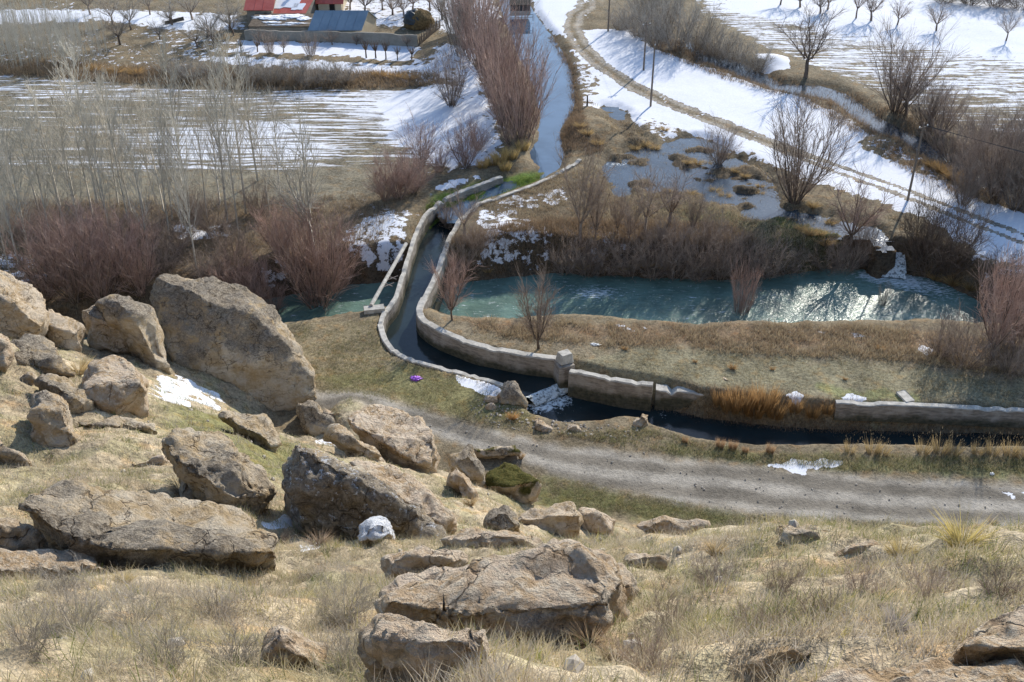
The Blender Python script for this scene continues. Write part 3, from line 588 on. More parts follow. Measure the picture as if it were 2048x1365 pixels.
rock('tiny pointed stone in the grass beside the leaning slab', [(65,918),(70,912),(92,930),(62,930)], (), .4, 2, .06, name='stone')
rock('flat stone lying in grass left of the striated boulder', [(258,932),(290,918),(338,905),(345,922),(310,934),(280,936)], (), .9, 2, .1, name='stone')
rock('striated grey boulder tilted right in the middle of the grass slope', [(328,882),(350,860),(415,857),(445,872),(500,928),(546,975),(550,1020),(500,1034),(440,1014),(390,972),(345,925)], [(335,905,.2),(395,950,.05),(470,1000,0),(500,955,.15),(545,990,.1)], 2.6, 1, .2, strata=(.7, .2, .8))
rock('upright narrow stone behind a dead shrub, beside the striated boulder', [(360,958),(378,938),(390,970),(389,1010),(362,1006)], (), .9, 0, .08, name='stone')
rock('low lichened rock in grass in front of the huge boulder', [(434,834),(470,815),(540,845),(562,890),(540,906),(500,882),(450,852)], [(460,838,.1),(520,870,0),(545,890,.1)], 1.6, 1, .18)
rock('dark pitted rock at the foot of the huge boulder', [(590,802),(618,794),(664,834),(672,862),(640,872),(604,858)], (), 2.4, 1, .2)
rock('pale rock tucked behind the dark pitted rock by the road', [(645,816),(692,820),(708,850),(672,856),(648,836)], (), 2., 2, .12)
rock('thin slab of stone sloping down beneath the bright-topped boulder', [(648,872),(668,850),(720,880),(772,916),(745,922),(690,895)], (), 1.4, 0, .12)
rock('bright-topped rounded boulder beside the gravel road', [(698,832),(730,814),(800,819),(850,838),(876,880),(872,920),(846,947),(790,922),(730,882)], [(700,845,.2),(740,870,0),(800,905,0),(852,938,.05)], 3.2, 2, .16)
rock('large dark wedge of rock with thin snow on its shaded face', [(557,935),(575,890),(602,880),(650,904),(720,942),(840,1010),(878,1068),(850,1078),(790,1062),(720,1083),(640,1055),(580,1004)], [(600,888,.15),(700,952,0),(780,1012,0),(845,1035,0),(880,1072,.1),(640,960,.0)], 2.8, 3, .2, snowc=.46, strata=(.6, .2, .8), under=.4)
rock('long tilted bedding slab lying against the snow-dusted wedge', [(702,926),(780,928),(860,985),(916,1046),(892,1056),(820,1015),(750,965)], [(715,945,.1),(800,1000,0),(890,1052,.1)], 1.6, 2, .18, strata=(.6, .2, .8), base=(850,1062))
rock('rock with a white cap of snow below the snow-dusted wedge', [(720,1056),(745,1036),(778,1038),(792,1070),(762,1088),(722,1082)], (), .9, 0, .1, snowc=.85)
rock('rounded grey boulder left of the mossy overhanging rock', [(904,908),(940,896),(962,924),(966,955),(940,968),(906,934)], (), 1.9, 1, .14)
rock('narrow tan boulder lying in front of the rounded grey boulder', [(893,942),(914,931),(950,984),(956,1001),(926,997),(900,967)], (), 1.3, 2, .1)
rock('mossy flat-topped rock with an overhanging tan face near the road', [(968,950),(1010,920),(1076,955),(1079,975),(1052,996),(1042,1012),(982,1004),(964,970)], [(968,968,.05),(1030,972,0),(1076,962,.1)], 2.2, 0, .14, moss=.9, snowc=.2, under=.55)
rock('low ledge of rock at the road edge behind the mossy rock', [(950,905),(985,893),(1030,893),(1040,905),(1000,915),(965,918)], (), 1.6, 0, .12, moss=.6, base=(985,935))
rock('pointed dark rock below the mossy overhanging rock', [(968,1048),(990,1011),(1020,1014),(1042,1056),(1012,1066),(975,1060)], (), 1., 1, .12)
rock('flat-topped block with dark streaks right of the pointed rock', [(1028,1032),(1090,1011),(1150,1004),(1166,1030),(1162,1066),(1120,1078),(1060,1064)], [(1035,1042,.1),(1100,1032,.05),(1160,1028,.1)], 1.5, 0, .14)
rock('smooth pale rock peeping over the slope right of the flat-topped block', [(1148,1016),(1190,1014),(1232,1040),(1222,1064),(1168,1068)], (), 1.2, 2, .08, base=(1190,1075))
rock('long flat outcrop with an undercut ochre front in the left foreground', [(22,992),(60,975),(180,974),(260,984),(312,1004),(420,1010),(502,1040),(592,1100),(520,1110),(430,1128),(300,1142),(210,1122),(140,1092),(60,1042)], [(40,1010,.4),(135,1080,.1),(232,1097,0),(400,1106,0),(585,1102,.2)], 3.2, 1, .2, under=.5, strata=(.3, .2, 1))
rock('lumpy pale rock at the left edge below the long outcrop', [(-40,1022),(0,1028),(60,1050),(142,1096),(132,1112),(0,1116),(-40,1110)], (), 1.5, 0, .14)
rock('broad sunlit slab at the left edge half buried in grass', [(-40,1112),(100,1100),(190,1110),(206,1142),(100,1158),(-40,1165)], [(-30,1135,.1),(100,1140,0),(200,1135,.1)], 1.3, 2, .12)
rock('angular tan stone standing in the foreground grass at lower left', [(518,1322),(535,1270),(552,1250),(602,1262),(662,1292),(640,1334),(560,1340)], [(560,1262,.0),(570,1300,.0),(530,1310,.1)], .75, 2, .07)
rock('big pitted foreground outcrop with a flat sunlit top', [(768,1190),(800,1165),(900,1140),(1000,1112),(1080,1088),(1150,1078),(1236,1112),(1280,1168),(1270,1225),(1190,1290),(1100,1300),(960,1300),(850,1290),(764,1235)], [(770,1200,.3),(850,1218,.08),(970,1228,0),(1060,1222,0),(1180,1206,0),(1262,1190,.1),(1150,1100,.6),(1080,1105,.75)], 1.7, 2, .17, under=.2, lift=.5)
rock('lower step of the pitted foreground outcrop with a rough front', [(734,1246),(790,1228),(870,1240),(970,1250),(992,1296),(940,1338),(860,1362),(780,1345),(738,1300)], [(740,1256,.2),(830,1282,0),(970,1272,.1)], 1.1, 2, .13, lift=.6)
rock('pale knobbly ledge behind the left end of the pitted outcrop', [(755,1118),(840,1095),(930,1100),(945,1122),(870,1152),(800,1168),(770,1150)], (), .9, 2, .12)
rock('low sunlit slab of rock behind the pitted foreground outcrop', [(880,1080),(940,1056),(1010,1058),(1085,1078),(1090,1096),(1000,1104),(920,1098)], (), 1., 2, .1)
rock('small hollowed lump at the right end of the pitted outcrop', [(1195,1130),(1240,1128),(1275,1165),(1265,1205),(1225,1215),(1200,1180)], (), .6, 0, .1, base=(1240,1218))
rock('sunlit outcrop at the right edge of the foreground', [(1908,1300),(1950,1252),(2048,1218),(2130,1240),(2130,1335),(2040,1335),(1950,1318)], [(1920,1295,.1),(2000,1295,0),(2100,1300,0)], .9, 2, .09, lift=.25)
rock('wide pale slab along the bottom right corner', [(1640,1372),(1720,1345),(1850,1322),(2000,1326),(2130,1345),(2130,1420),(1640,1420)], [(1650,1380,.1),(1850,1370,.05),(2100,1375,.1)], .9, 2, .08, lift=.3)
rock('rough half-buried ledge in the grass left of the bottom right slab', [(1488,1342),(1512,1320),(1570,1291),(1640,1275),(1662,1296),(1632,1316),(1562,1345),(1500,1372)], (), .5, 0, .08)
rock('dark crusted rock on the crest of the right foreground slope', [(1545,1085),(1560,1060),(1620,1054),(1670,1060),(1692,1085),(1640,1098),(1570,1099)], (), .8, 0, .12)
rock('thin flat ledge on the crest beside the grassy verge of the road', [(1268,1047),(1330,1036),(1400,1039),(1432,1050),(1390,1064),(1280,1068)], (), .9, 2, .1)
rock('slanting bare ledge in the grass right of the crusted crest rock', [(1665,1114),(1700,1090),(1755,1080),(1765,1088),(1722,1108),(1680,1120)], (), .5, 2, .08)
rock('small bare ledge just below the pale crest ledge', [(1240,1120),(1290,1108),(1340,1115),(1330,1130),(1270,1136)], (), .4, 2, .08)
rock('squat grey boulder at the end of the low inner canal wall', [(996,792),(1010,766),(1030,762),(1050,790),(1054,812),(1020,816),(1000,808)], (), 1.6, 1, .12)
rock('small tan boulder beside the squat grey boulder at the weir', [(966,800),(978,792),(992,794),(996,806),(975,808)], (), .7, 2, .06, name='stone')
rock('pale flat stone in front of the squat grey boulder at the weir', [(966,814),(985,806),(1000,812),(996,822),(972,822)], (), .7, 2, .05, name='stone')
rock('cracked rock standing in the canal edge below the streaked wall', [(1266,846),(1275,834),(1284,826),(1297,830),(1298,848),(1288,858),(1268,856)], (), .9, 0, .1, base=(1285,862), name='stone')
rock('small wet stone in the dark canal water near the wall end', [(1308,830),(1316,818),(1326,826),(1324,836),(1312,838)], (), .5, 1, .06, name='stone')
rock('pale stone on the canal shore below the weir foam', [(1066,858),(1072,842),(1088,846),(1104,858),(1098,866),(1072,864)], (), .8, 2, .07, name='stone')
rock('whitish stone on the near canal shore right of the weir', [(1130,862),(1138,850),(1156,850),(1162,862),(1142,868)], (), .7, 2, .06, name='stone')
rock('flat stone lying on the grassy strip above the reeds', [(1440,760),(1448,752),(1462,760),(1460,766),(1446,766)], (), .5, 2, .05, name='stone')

# ------------------------------------------------------------------ bare trees and shrubs: unit-height twig meshes, one set of variants per kind
def prism(S):
    S = np.asarray(S, float); P0, P1, r0, r1 = S[:, :3], S[:, 3:6], S[:, 6], S[:, 7]; n = len(S)
    d = P1 - P0; d /= np.maximum(np.linalg.norm(d, axis=1), 1e-9)[:, None]
    ref = np.where((np.abs(d[:, 2]) > .9)[:, None], [1., 0, 0], [0, 0, 1.]); a = np.cross(d, ref); a /= np.linalg.norm(a, axis=1)[:, None]; b = np.cross(d, a)
    V = np.empty((n, 6, 3))
    for k in range(3):
        o = math.cos(2.0944 * k) * a + math.sin(2.0944 * k) * b; V[:, k] = P0 + o * r0[:, None]; V[:, 3 + k] = P1 + o * r1[:, None]
    base = np.arange(n)[:, None, None] * 6; F = base + np.array([[0, 1, 4, 3], [1, 2, 5, 4], [2, 0, 3, 5]])[None]
    return V.reshape(-1, 3), F.reshape(-1, 4)
def branch(r, p, d, L, n, r0, r1, up=0., wob=.15):
    out = []; p = np.array(p, float); d = np.array(d, float); d /= np.linalg.norm(d)
    for i in range(n):
        d = d + np.array([0, 0, up / n]) + wob * (r.random(3) - .5) * 2 / n**.5; d /= np.linalg.norm(d); q = p + d * L / n
        out.append((p, q, r0 + (r1 - r0) * i / n, r0 + (r1 - r0) * (i + 1) / n, d.copy(), (i + 1) / n)); p = q
    return out
def side(r, d, ang):
    v = r.normal(size=3); v -= d * (v @ d); v /= np.linalg.norm(v); return d * math.cos(ang) + v * math.sin(ang)
def S8(b): return [*b[0], *b[1], b[2], b[3]]
def shrub(seed, nst=14, spread=.6, up=.5, c1=9, c2=5, r0=.012, rt=.0022, l1=.42, l2=.22, ang=.45, baser=.05, trunk=0., wob=.24, low=.15):
    r = np.random.default_rng(seed); A_, B_ = [], []; top = np.zeros(3); d0 = np.array([.05 * r.normal(), .05 * r.normal(), 1])
    if trunk:
        for b in branch(r, (0, 0, -.03), d0, trunk + .03, 4, r0 * 2.6, r0 * 1.9, .2, .2): A_.append(S8(b)); top = b[1]
    for s_ in range(nst):
        az = 6.2832 * (s_ + r.random()) / nst; th = spread * math.sqrt(r.random()) * 1.05
        p = top + np.array([math.cos(az), math.sin(az), 0]) * baser * r.random() + ([0, 0, -.03] if not trunk else 0)
        L = (1 - trunk) * (.72 + .36 * r.random()) * (1 - .22 * th)
        for b in branch(r, p, (math.sin(th) * math.cos(az), math.sin(th) * math.sin(az), math.cos(th)), L, 6, r0 * (.7 + .5 * r.random()), rt * 1.3, up, wob):
            A_.append(S8(b))
            if b[5] < low: continue
            for _ in range(max(1, int(c1 / 6 + r.random()))):
                bl = l1 * L * (.45 + .7 * r.random()) * (1.1 - .45 * b[5]); t = r.random()
                for q in branch(r, b[0] + (b[1] - b[0]) * t, side(r, b[4], ang * (.5 + r.random())), bl, 3, rt * 1.9, rt, up * .6, wob):
                    B_.append(S8(q))
                    for _ in range(max(1, int(c2 / 3 + r.random()))):
                        for w in branch(r, q[0] + (q[1] - q[0]) * r.random(), side(r, q[4], ang * (.5 + r.random())), l2 * L * (.4 + .8 * r.random()), 2, rt, rt * .55, up * .4, wob): B_.append(S8(w))
    return np.array(A_), np.array(B_)
def poplar(seed, n=46, c2=8, rt=.0009):
    r = np.random.default_rng(seed); A_, B_ = [], []
    for b in branch(r, (0, 0, -.02), (.03 * r.normal(), .03 * r.normal(), 1), 1.0, 14, .0078, .0014, .0, .05):
        A_.append(S8(b))
        if b[5] < .26: continue
        for _ in range(int(n / 10 + r.random())):
            L = (.20 + .12 * r.random()) * (1.15 - .75 * b[5])
            for q in branch(r, b[0] + (b[1] - b[0]) * r.random(), side(r, b[4], .45 + .35 * r.random()), L, 4, rt * 1.9, rt, .75, .12):
                B_.append(S8(q))
                for _ in range(int(c2 / 4 + r.random())):
                    for w in branch(r, q[1], side(r, q[4], .3 + .35 * r.random()), L * (.25 + .35 * r.random()), 2, rt, rt * .5, .5, .12): B_.append(S8(w))
    return np.array(A_), np.array(B_)
VAR = {}
def variants(kind, n, fn, **k):
    L = []
    for i in range(n):
        A_, B_ = fn(100 * len(VAR) + i + 1, **k); z = max(np.percentile(B_[:, 5], 99.3), .3); sc = 1 / z; A_[:, :6] *= sc; B_[:, :6] *= sc
        w = np.percentile(np.abs(B_[:, 3:5]), 97) * 2
        L.append((mesh(kind + '_trunk', *prism(A_), M['brown'], True), mesh(kind + '_crown', *prism(B_), M['brown'], True), w))
    VAR[kind] = L
variants('vase', 4, shrub, nst=16, spread=.62, up=.55, c1=11, c2=9, r0=.008, rt=.00135, l2=.24, ang=.5)
variants('thick', 4, shrub, nst=24, spread=.85, up=.35, c1=10, c2=7, r0=.006, rt=.0017, l1=.5, ang=.6, baser=.16, low=.05, wob=.2)
variants('plume', 3, shrub, nst=34, spread=.42, up=.3, c1=8, c2=5, r0=.0045, rt=.00115, l1=.34, ang=.32, baser=.16, low=.05, wob=.2)
variants('tree', 4, shrub, nst=7, spread=.85, up=.35, c1=12, c2=8, r0=.013, rt=.0017, l1=.5, l2=.26, ang=.6, trunk=.26, wob=.22)
variants('upright', 3, shrub, nst=9, spread=.6, up=.4, c1=13, c2=8, r0=.009, rt=.0016, l1=.42, l2=.26, ang=.55, trunk=.16, wob=.26)
variants('pollard', 3, shrub, nst=16, spread=.5, up=.3, c1=4, c2=2, r0=.016, rt=.004, l1=.25, l2=.12, ang=.3, trunk=.42, wob=.1)
variants('poplar', 5, poplar)
print('variant tris', {k: sum(2 * len(m.polygons) for t in v for m in t[:2]) for k, v in VAR.items()})
_pr = random.Random(4)
CATS = dict(vase='shrub', thick='shrub', plume='shrub', tree='tree', upright='tree', pollard='tree', poplar='tree')
NAMES = dict(vase='willow_shrub', thick='bare_bush', plume='willow_thicket', tree='bare_tree', upright='young_bare_tree', pollard='pollard_willow', poplar='poplar_tree')
def plant(kind, px, py, top, wid, mat, label, group=None, wood=None, lean=(0, 0), v=None, base=None, name=None):
    g = base if base is not None else at(px, py); s = ppm(g); dep = math.asin((CAMH - g[2]) / np.linalg.norm(g - CAMP))
    h = (py - top) / s / math.cos(dep); L = VAR[kind]; mt, mc, w0 = L[_pr.randrange(len(L)) if v is None else v % len(L)]
    sw = wid / s / w0 if wid else h * .9
    sw = min(max(sw, .35 * h), 1.9 * h)
    root = empty(name or NAMES[kind], g - np.array((0, 0, .05)), _pr.uniform(0, 6.28))
    root.rotation_euler.x, root.rotation_euler.y = lean; root.scale = (sw, sw, h)
    for nm, m, mm in (('trunk', mt, wood or ('pale' if kind == 'poplar' else 'dark')), ('crown', mc, mat)):
        o = obj(nm, m, root); o.material_slots[0].link = 'OBJECT'; o.material_slots[0].material = M[mm]
    return tag(root, label, CATS[kind], group)
ORD = ['leftmost', 'second', 'third', 'fourth', 'fifth', 'sixth', 'seventh', 'eighth', 'ninth', 'tenth', 'eleventh', 'twelfth', 'thirteenth', 'fourteenth', 'fifteenth', 'sixteenth', 'seventeenth', 'eighteenth', 'nineteenth', 'twentieth', 'twenty-first', 'twenty-second', 'twenty-third', 'twenty-fourth', 'twenty-fifth', 'twenty-sixth', 'twenty-seventh', 'twenty-eighth', 'twenty-ninth', 'thirtieth', 'thirty-first', 'thirty-second', 'thirty-third', 'thirty-fourth', 'thirty-fifth', 'thirty-sixth', 'thirty-seventh', 'thirty-eighth']
def ordl(i): return ORD[i] if i == 0 else ORD[i] + ' from left'
def row(kind, items, mat, what, group, **k):
    for i, it in enumerate(sorted(items, key=lambda t: t[0])):
        m = it[4] if len(it) > 4 else mat
        plant(kind, it[0], it[1], it[2], it[3], m, f'{ordl(i)} of the {what}', group, **k)

row('poplar', [(38,532,280,60),(22,560,330,50),(52,480,240,60),(79,430,225,60),(120,412,190,60),(150,407,200,55),(186,436,160,70),(195,408,120,80),(236,411,180,60),(262,468,190,60),(263,425,170,55),(290,430,165,60),(314,411,205,55),(340,486,205,60),(379,411,110,85),(393,540,250,60),(345,440,180,55),(455,446,118,80),(478,472,170,60),(492,428,105,75),(516,362,115,70),(440,410,190,50),(100,470,240,55),(10,440,230,55),(62,520,290,50),(135,470,230,55),(215,440,215,50),(328,425,190,50),(365,470,220,50),(415,440,170,55),(540,430,200,55),(560,390,190,50),(225,500,260,50),(300,520,270,50),(170,500,260,50)],
    'pale', 'pale slender poplars before the striped snowy field', 'poplar grove on the left')
plant('tree', 627, 500, 225, 130, 'pale', 'pale young tree with curved drooping branches right of the poplar grove', wood='pale', v=1)
row('vase', [(470,610,500,90),(510,625,520,80),(545,640,550,70)], 'red', 'pinkish shrubs at the water just above the huge boulder', 'shrubs at the water above the boulder')
row('vase', [(95,598,465,120),(150,600,440,130),(205,605,455,120),(250,560,430,120),(285,590,450,100),(180,540,420,110),(110,540,430,100)], 'red', 'reddish willow shrubs behind the boulders on the left', 'red willow shrubs on the left bank')
row('vase', [(595,560,430,120),(640,622,415,150),(675,590,450,90),(560,500,400,90)], 'red', 'reddish willow shrubs above the huge boulder', 'red willow shrubs above the big boulder')
row('thick', [(40,470,400,90),(100,450,390,80),(160,470,410,90),(300,480,400,90),(355,500,430,90),(385,430,370,80),(430,470,400,80),(520,430,360,80),(470,520,450,90),(330,540,480,90),(420,560,500,90),(240,500,420,80)], 'brown', 'tangled brown shrubs at the feet of the poplars', 'brown undergrowth in the poplar grove')
row('plume', [(948,85,-60,110),(965,125,-30,120),(985,170,0,120),(1005,215,30,120),(1020,250,65,130),(1035,285,95,130)], 'red', 'tall russet willows lining the left bank of the blue stream', 'willows along the stream')
row('plume', [(915,70,-60,80,'grey'),(925,110,-10,80,'grey'),(1050,270,150,80)], 'red', 'thinner willows beside the streamside willow row', 'willows along the stream')
plant('vase', 903, 212, 102, 95, 'brown', 'round dark shrub on a grassy mound left of the stream willows', wood='dark')
row('vase', [(845,330,232,75),(930,335,240,75),(955,300,250,60),(800,395,300,100),(770,400,330,80),(830,385,310,90),(880,345,290,60)], 'red', 'russet shrubs between the field and the mossy inlet', 'shrubs beside the inlet', wood='brown')
plant('vase', 1590, 402, 212, 150, 'brown', 'large vase-shaped bare willow between the marsh and the track', v=0)
plant('vase', 1437, 332, 243, 72, 'brown', 'small dark shrub standing in the middle of the marsh', v=1)
plant('tree', 1612, 155, 30, 135, 'brown', 'broad round bare tree on the ditch below the right field', v=0)
plant('vase', 1790, 225, 68, 130, 'brown', 'leaning many-stemmed willow on the ditch right of the round tree', v=2, wood='dark')
plant('tree', 1812, 232, 120, 80, 'brown', 'small dark tree beside the leaning willow on the ditch', v=2)
row('vase', [(1850,255,165,80),(1880,268,180,90),(1905,330,245,100),(1945,380,250,110),(1990,400,240,120),(2030,420,255,120),(2060,400,230,120),(1960,300,215,100),(1925,410,310,90),(2000,330,235,100),(2045,345,240,100)], 'brown', 'dark ditch shrubs at the right edge', 'shrubs along the ditch on the right', wood='dark')
plant('tree', 1702, 505, 362, 120, 'red', 'gnarled reddish tree beside the cascade into the river', v=3)
row('thick', [(1835,520,400,90),(1860,545,395,120),(1900,540,420,110),(1725,530,430,60)], 'dark', 'dark tangled shrubs around the cascade', 'shrubs round the cascade')
plant('thick', 2005, 560, 505, 100, 'dark', 'low dark shrub on the snowy bank at the right edge')
plant('upright', 905, 640, 512, 80, 'red', 'reddish small tree close to the outer canal wall', v=0)
plant('upright', 1077, 697, 542, 85, 'brown', 'small bare tree on the grassy strip left of the pier', v=1)
plant('plume', 1480, 640, 522, 55, 'red', 'stumpy willow with upright red shoots on the near river bank', v=0)
plant('plume', 1763, 622, 568, 28, 'grey', 'small grey bush at the water edge right of the stumpy willow', v=1)
plant('upright', 1978, 732, 530, 120, 'red', 'red-stemmed tree casting a shadow at the right edge of the strip', v=2)
row('plume', [(2010,690,540,100),(2045,700,530,100),(1985,640,540,70)], 'red', 'red willow shrubs at the right edge', 'red shrubs at the right edge')
row('thick', [(1880,710,640,90),(1930,730,640,110),(2020,745,670,110)], 'brown', 'rust-brown bushes under the red-stemmed tree', 'bushes at the right end of the strip')
row('tree', [(1160,500,300,110),(1290,470,335,100),(1340,450,340,80),(930,470,375,75)], 'brown', 'spreading bare saplings above the far river bank', 'spreading saplings above the river', wood='brown')
row('upright', [(1190,480,350,60),(1260,480,395,50),(895,470,400,45),(1235,470,380,45),(1385,470,385,50)], 'brown', 'thin bare saplings between marsh and river', 'saplings on the far river bank')
row('thick', [(955,500,440,70),(925,540,460,70),(1130,545,470,80),(1175,550,460,80),(1215,545,480,80),(1260,550,465,90),(1305,555,450,90),(1350,555,460,95),(1395,560,450,95),(1440,555,455,95),(1485,560,460,95),(1530,555,470,90),(1570,545,490,80),(1340,490,430,80),(1420,480,420,80),(1650,540,480,80),(1690,545,470,80)], 'brown', 'brown brush clumps hanging over the river', 'brush on the far river bank', wood='brown')
row('thick', [(1240,60,10,60),(1275,75,0,80),(1310,95,-10,90),(1350,100,0,90),(1395,105,20,90),(1430,120,50,80),(1465,130,70,80),(1330,50,-40,80),(1510,145,95,70),(1290,30,-40,80)], 'grey', 'grey brush clumps along the upper ditch', 'brush along the upper ditch', wood='dark')
row('tree', [(1560,10,-40,50),(1600,15,-35,50),(1640,27,-25,45),(1655,20,-40,45),(1712,37,-30,50),(1742,42,-28,45),(1795,50,0,40),(1872,62,8,45),(2012,82,28,45)], 'brown', 'small bare trees on the upper right field edge', 'trees on the upper right field edge', wood='dark')
row('thick', [(1890,5,-40,80),(1940,10,-35,80),(1990,14,-35,80),(2040,18,-30,80)], 'dark', 'dark hedge clumps at the top right corner', 'hedge at the top right')
row('tree', [(225,50,-10,60),(240,90,30,60),(262,60,0,60),(320,80,40,40),(345,50,0,50),(395,95,50,50),(415,75,20,60),(430,95,30,55),(460,60,0,60),(468,72,20,50),(385,40,-20,50),(300,30,-30,50),(180,30,-30,60)], 'grey', 'grey orchard trees left of the red-roofed house', 'orchard left of the farm', wood='dark')
row('tree', [(700,20,-30,50),(730,25,-30,50),(765,20,-40,50),(785,30,-20,50),(808,35,-20,45),(825,20,-30,45),(860,22,-40,50),(885,40,-30,50)], 'brown', 'dark orchard trees behind the farm barn', 'orchard behind the farm', wood='dark')
row('tree', [(520,90,55,34),(568,105,70,30),(665,90,62,34),(713,90,66,28),(815,95,68,24)], 'brown', 'small bare trees along the long farm wall', 'trees by the farm wall', wood='dark')
row('plume', [(540,108,62,30),(622,112,66,36)], 'brown', 'bushy shrubs on the ditch before the farm wall', 'shrubs before the farm wall')
row('pollard', [(483,103,80,14),(515,104,80,14),(733,116,80,18),(752,117,82,18),(772,119,82,18),(795,121,95,14),(824,119,95,16)], 'brown', 'pollard willow stumps before the farm wall', 'pollards before the farm wall', wood='dark')
row('thick', [(520,162,122,60),(550,165,125,60),(585,165,120,70),(620,168,122,70),(655,168,122,70),(690,168,125,60),(490,155,120,50),(430,150,115,60),(350,150,115,70),(380,160,125,60)], 'grey', 'low brush clumps beyond the striped field', 'hedge row beyond the field', wood='dark')

# ------------------------------------------------------------------ farm
def poly(name, V, F, mat, parent): 
    m = bpy.data.meshes.new(name); m.from_pydata([tuple(map(float, v)) for v in V], [], F); m.materials.append(mat); return obj(name, m, parent)
def slab(name, a, b, c, d, th, mat, parent):          # a thick sheet over four corners
    P = [np.array(p, float) for p in (a, b, c, d)]; n = np.cross(P[1] - P[0], P[3] - P[0]); n /= np.linalg.norm(n); V = P + [p - n * th for p in P]
    return poly(name, V, [(0, 1, 2, 3), (7, 6, 5, 4), (0, 4, 5, 1), (1, 5, 6, 2), (2, 6, 7, 3), (3, 7, 4, 0)], mat, parent)
def window(parent, x, y, z, w, h, frame=True):
    o = box('window', M['wood'], parent, (x, y, z), (w + .16, .1, h + .16)); box('pane', M['black'], o, (0, -.045, 0), (w, .06, h)); return o
def house(name, label, px0, px1, pyb, depth, wh, rh, wallm, roofm, windows=(), snowp=None, over=.4, gable=True, chim=None, skew=0.):
    a, b = on(px0, pyb), on(px1, pyb); w = b[0] - a[0]; y0 = (a[1] + b[1]) / 2; root = empty(name, ((a[0] + b[0]) / 2, y0, 0)); h2 = w / 2
    sk = skew
    V = [(-h2, 0, -.3), (h2, 0, -.3), (h2 + sk, depth, -.3), (-h2 + sk, depth, -.3), (-h2, 0, wh), (h2, 0, wh), (h2 + sk, depth, wh if gable else rh), (-h2 + sk, depth, wh if gable else rh)]
    F = [(0, 1, 5, 4), (1, 2, 6, 5), (2, 3, 7, 6), (3, 0, 4, 7)]
    if gable: V += [(h2 + sk / 2, depth / 2, rh), (-h2 + sk / 2, depth / 2, rh)]; F = [(0, 1, 5, 4), (1, 2, 6, 8, 5), (2, 3, 7, 6), (3, 0, 4, 9, 7)]
    poly('wall', V, F, wallm, root)
    e = over; dm = depth / 2 if gable else depth; sl = (rh - wh) / dm; s1 = sk * dm / depth; z0 = wh - sl * e + .06
    rf = slab('roof', (-h2 - e, -e, z0), (h2 + e, -e, z0), (h2 + e + s1, dm, rh + .06), (-h2 - e + s1, dm, rh + .06), .1, roofm, root)
    if gable: slab('roof', (-h2 - e + s1, dm, rh + .06), (h2 + e + s1, dm, rh + .06), (h2 + e + sk, depth + e, z0), (-h2 - e + sk, depth + e, z0), .1, roofm, root)
    npan = max(3, int(w / 1.3))
    for i in range(1, npan):
        x = -h2 + w * i / npan; slab('roof_seam', (x - .03, -e, z0 + .05), (x + .03, -e, z0 + .05), (x + .03 + s1, dm, rh + .11), (x - .03 + s1, dm, rh + .11), .05, roofm, rf)
    if snowp:
        r = random.Random(3)
        for (u0, u1, v0, v1) in snowp:
            n = 24; Vt = []
            for i in range(n):
                t = 6.2832 * i / n; cu, cv = math.cos(t), math.sin(t); k = max(abs(cu), abs(cv)); cu /= k; cv /= k
                u = (u0 + u1) / 2 + (u1 - u0) / 2 * cu * r.uniform(.92, 1.05); v = (v0 + v1) / 2 + (v1 - v0) / 2 * cv * r.uniform(.9, 1.05)
                yy = v * dm; Vt.append((-h2 + u * w + s1 * v, yy, wh + sl * yy + .12))
            Vt += [(x, y, z - .04) for x, y, z in Vt]
            poly('snow_patch', Vt, [tuple(range(n))] + [(i, (i + 1) % n, n + (i + 1) % n, n + i) for i in range(n)], M['snow'], rf)
    for x, z, ww, hh in windows: window(root, -h2 + x * w, -.04, z, ww, hh)
    if chim:
        cz = wh + sl * chim[1] * dm; c = box('chimney', M['cream'], rf, (-h2 + chim[0] * w, chim[1] * dm, cz + .45), (.45, .45, 1.3)); box('cap', M['white'], c, (0, 0, .72), (.6, .6, .14))
    tag(root, label, 'house' if 'house' in name else 'barn', 'farm buildings' if 'house' in name else None); return root
house('farm_house', 'left wing of the farmhouse with grey walls and red tin roof', 497, 546, 51, 9, 2.7, 4.6, M['plaster'], M['redroof'], [(.75, 1.8, .35, .5)])
house('farm_house', 'front wing of the farmhouse with snow lying on its red roof', 527, 607, 47, 9, 1.6, 4.3, M['plaster'], M['redroof'], [(.3, .9, .35, .4), (.72, .95, .5, .7)], [(.12, .78, .15, .9), (.66, .95, .1, .3)], gable=False, chim=(.72, .62), skew=2.)
house('farm_house', 'cream rear wing of the farmhouse under a red roof with brown door', 638, 684, 28, 8, 2.0, 4.4, M['cream'], M['redroof'], [(.6, 1.0, .8, 1.6)])
house('barn', 'low barn with blue-grey metal roof behind the long wall', 621, 722, 82, 5.8, 1.85, 3.9, M['cream'], M['blueroof'], skew=1.9, over=.25)
fw = onl([(492,79.5),(560,81),(620,82),(680,83.5),(740,85.5),(790,87.5),(836,91)]) - np.array((0, .35, 0))
fr = empty('farm_wall', fw[3]); tag(fr, 'long grey mud-plaster wall in front of the barn', 'wall')
Lw = fw - fw[3]; Lw[:, 2] = 1.72; obj('wall', wallmesh('wall', Lw, .4, -.4, .05, .04, 11, .8), fr)
for m_ in fr.children: m_.data.materials.clear(); m_.data.materials.append(M['plaster']); m_.data.materials.append(M['plaster'])
sh0, sh1 = on(496, 79), on(620, 81); sr = empty('lean_to_shed', ((sh0[0] + sh1[0]) / 2, sh0[1] + .5, 0)); hw_ = (sh1[0] - sh0[0]) / 2 - .2
tag(sr, 'flat-roofed yard shed with snow on its roof behind the long wall', 'shed')
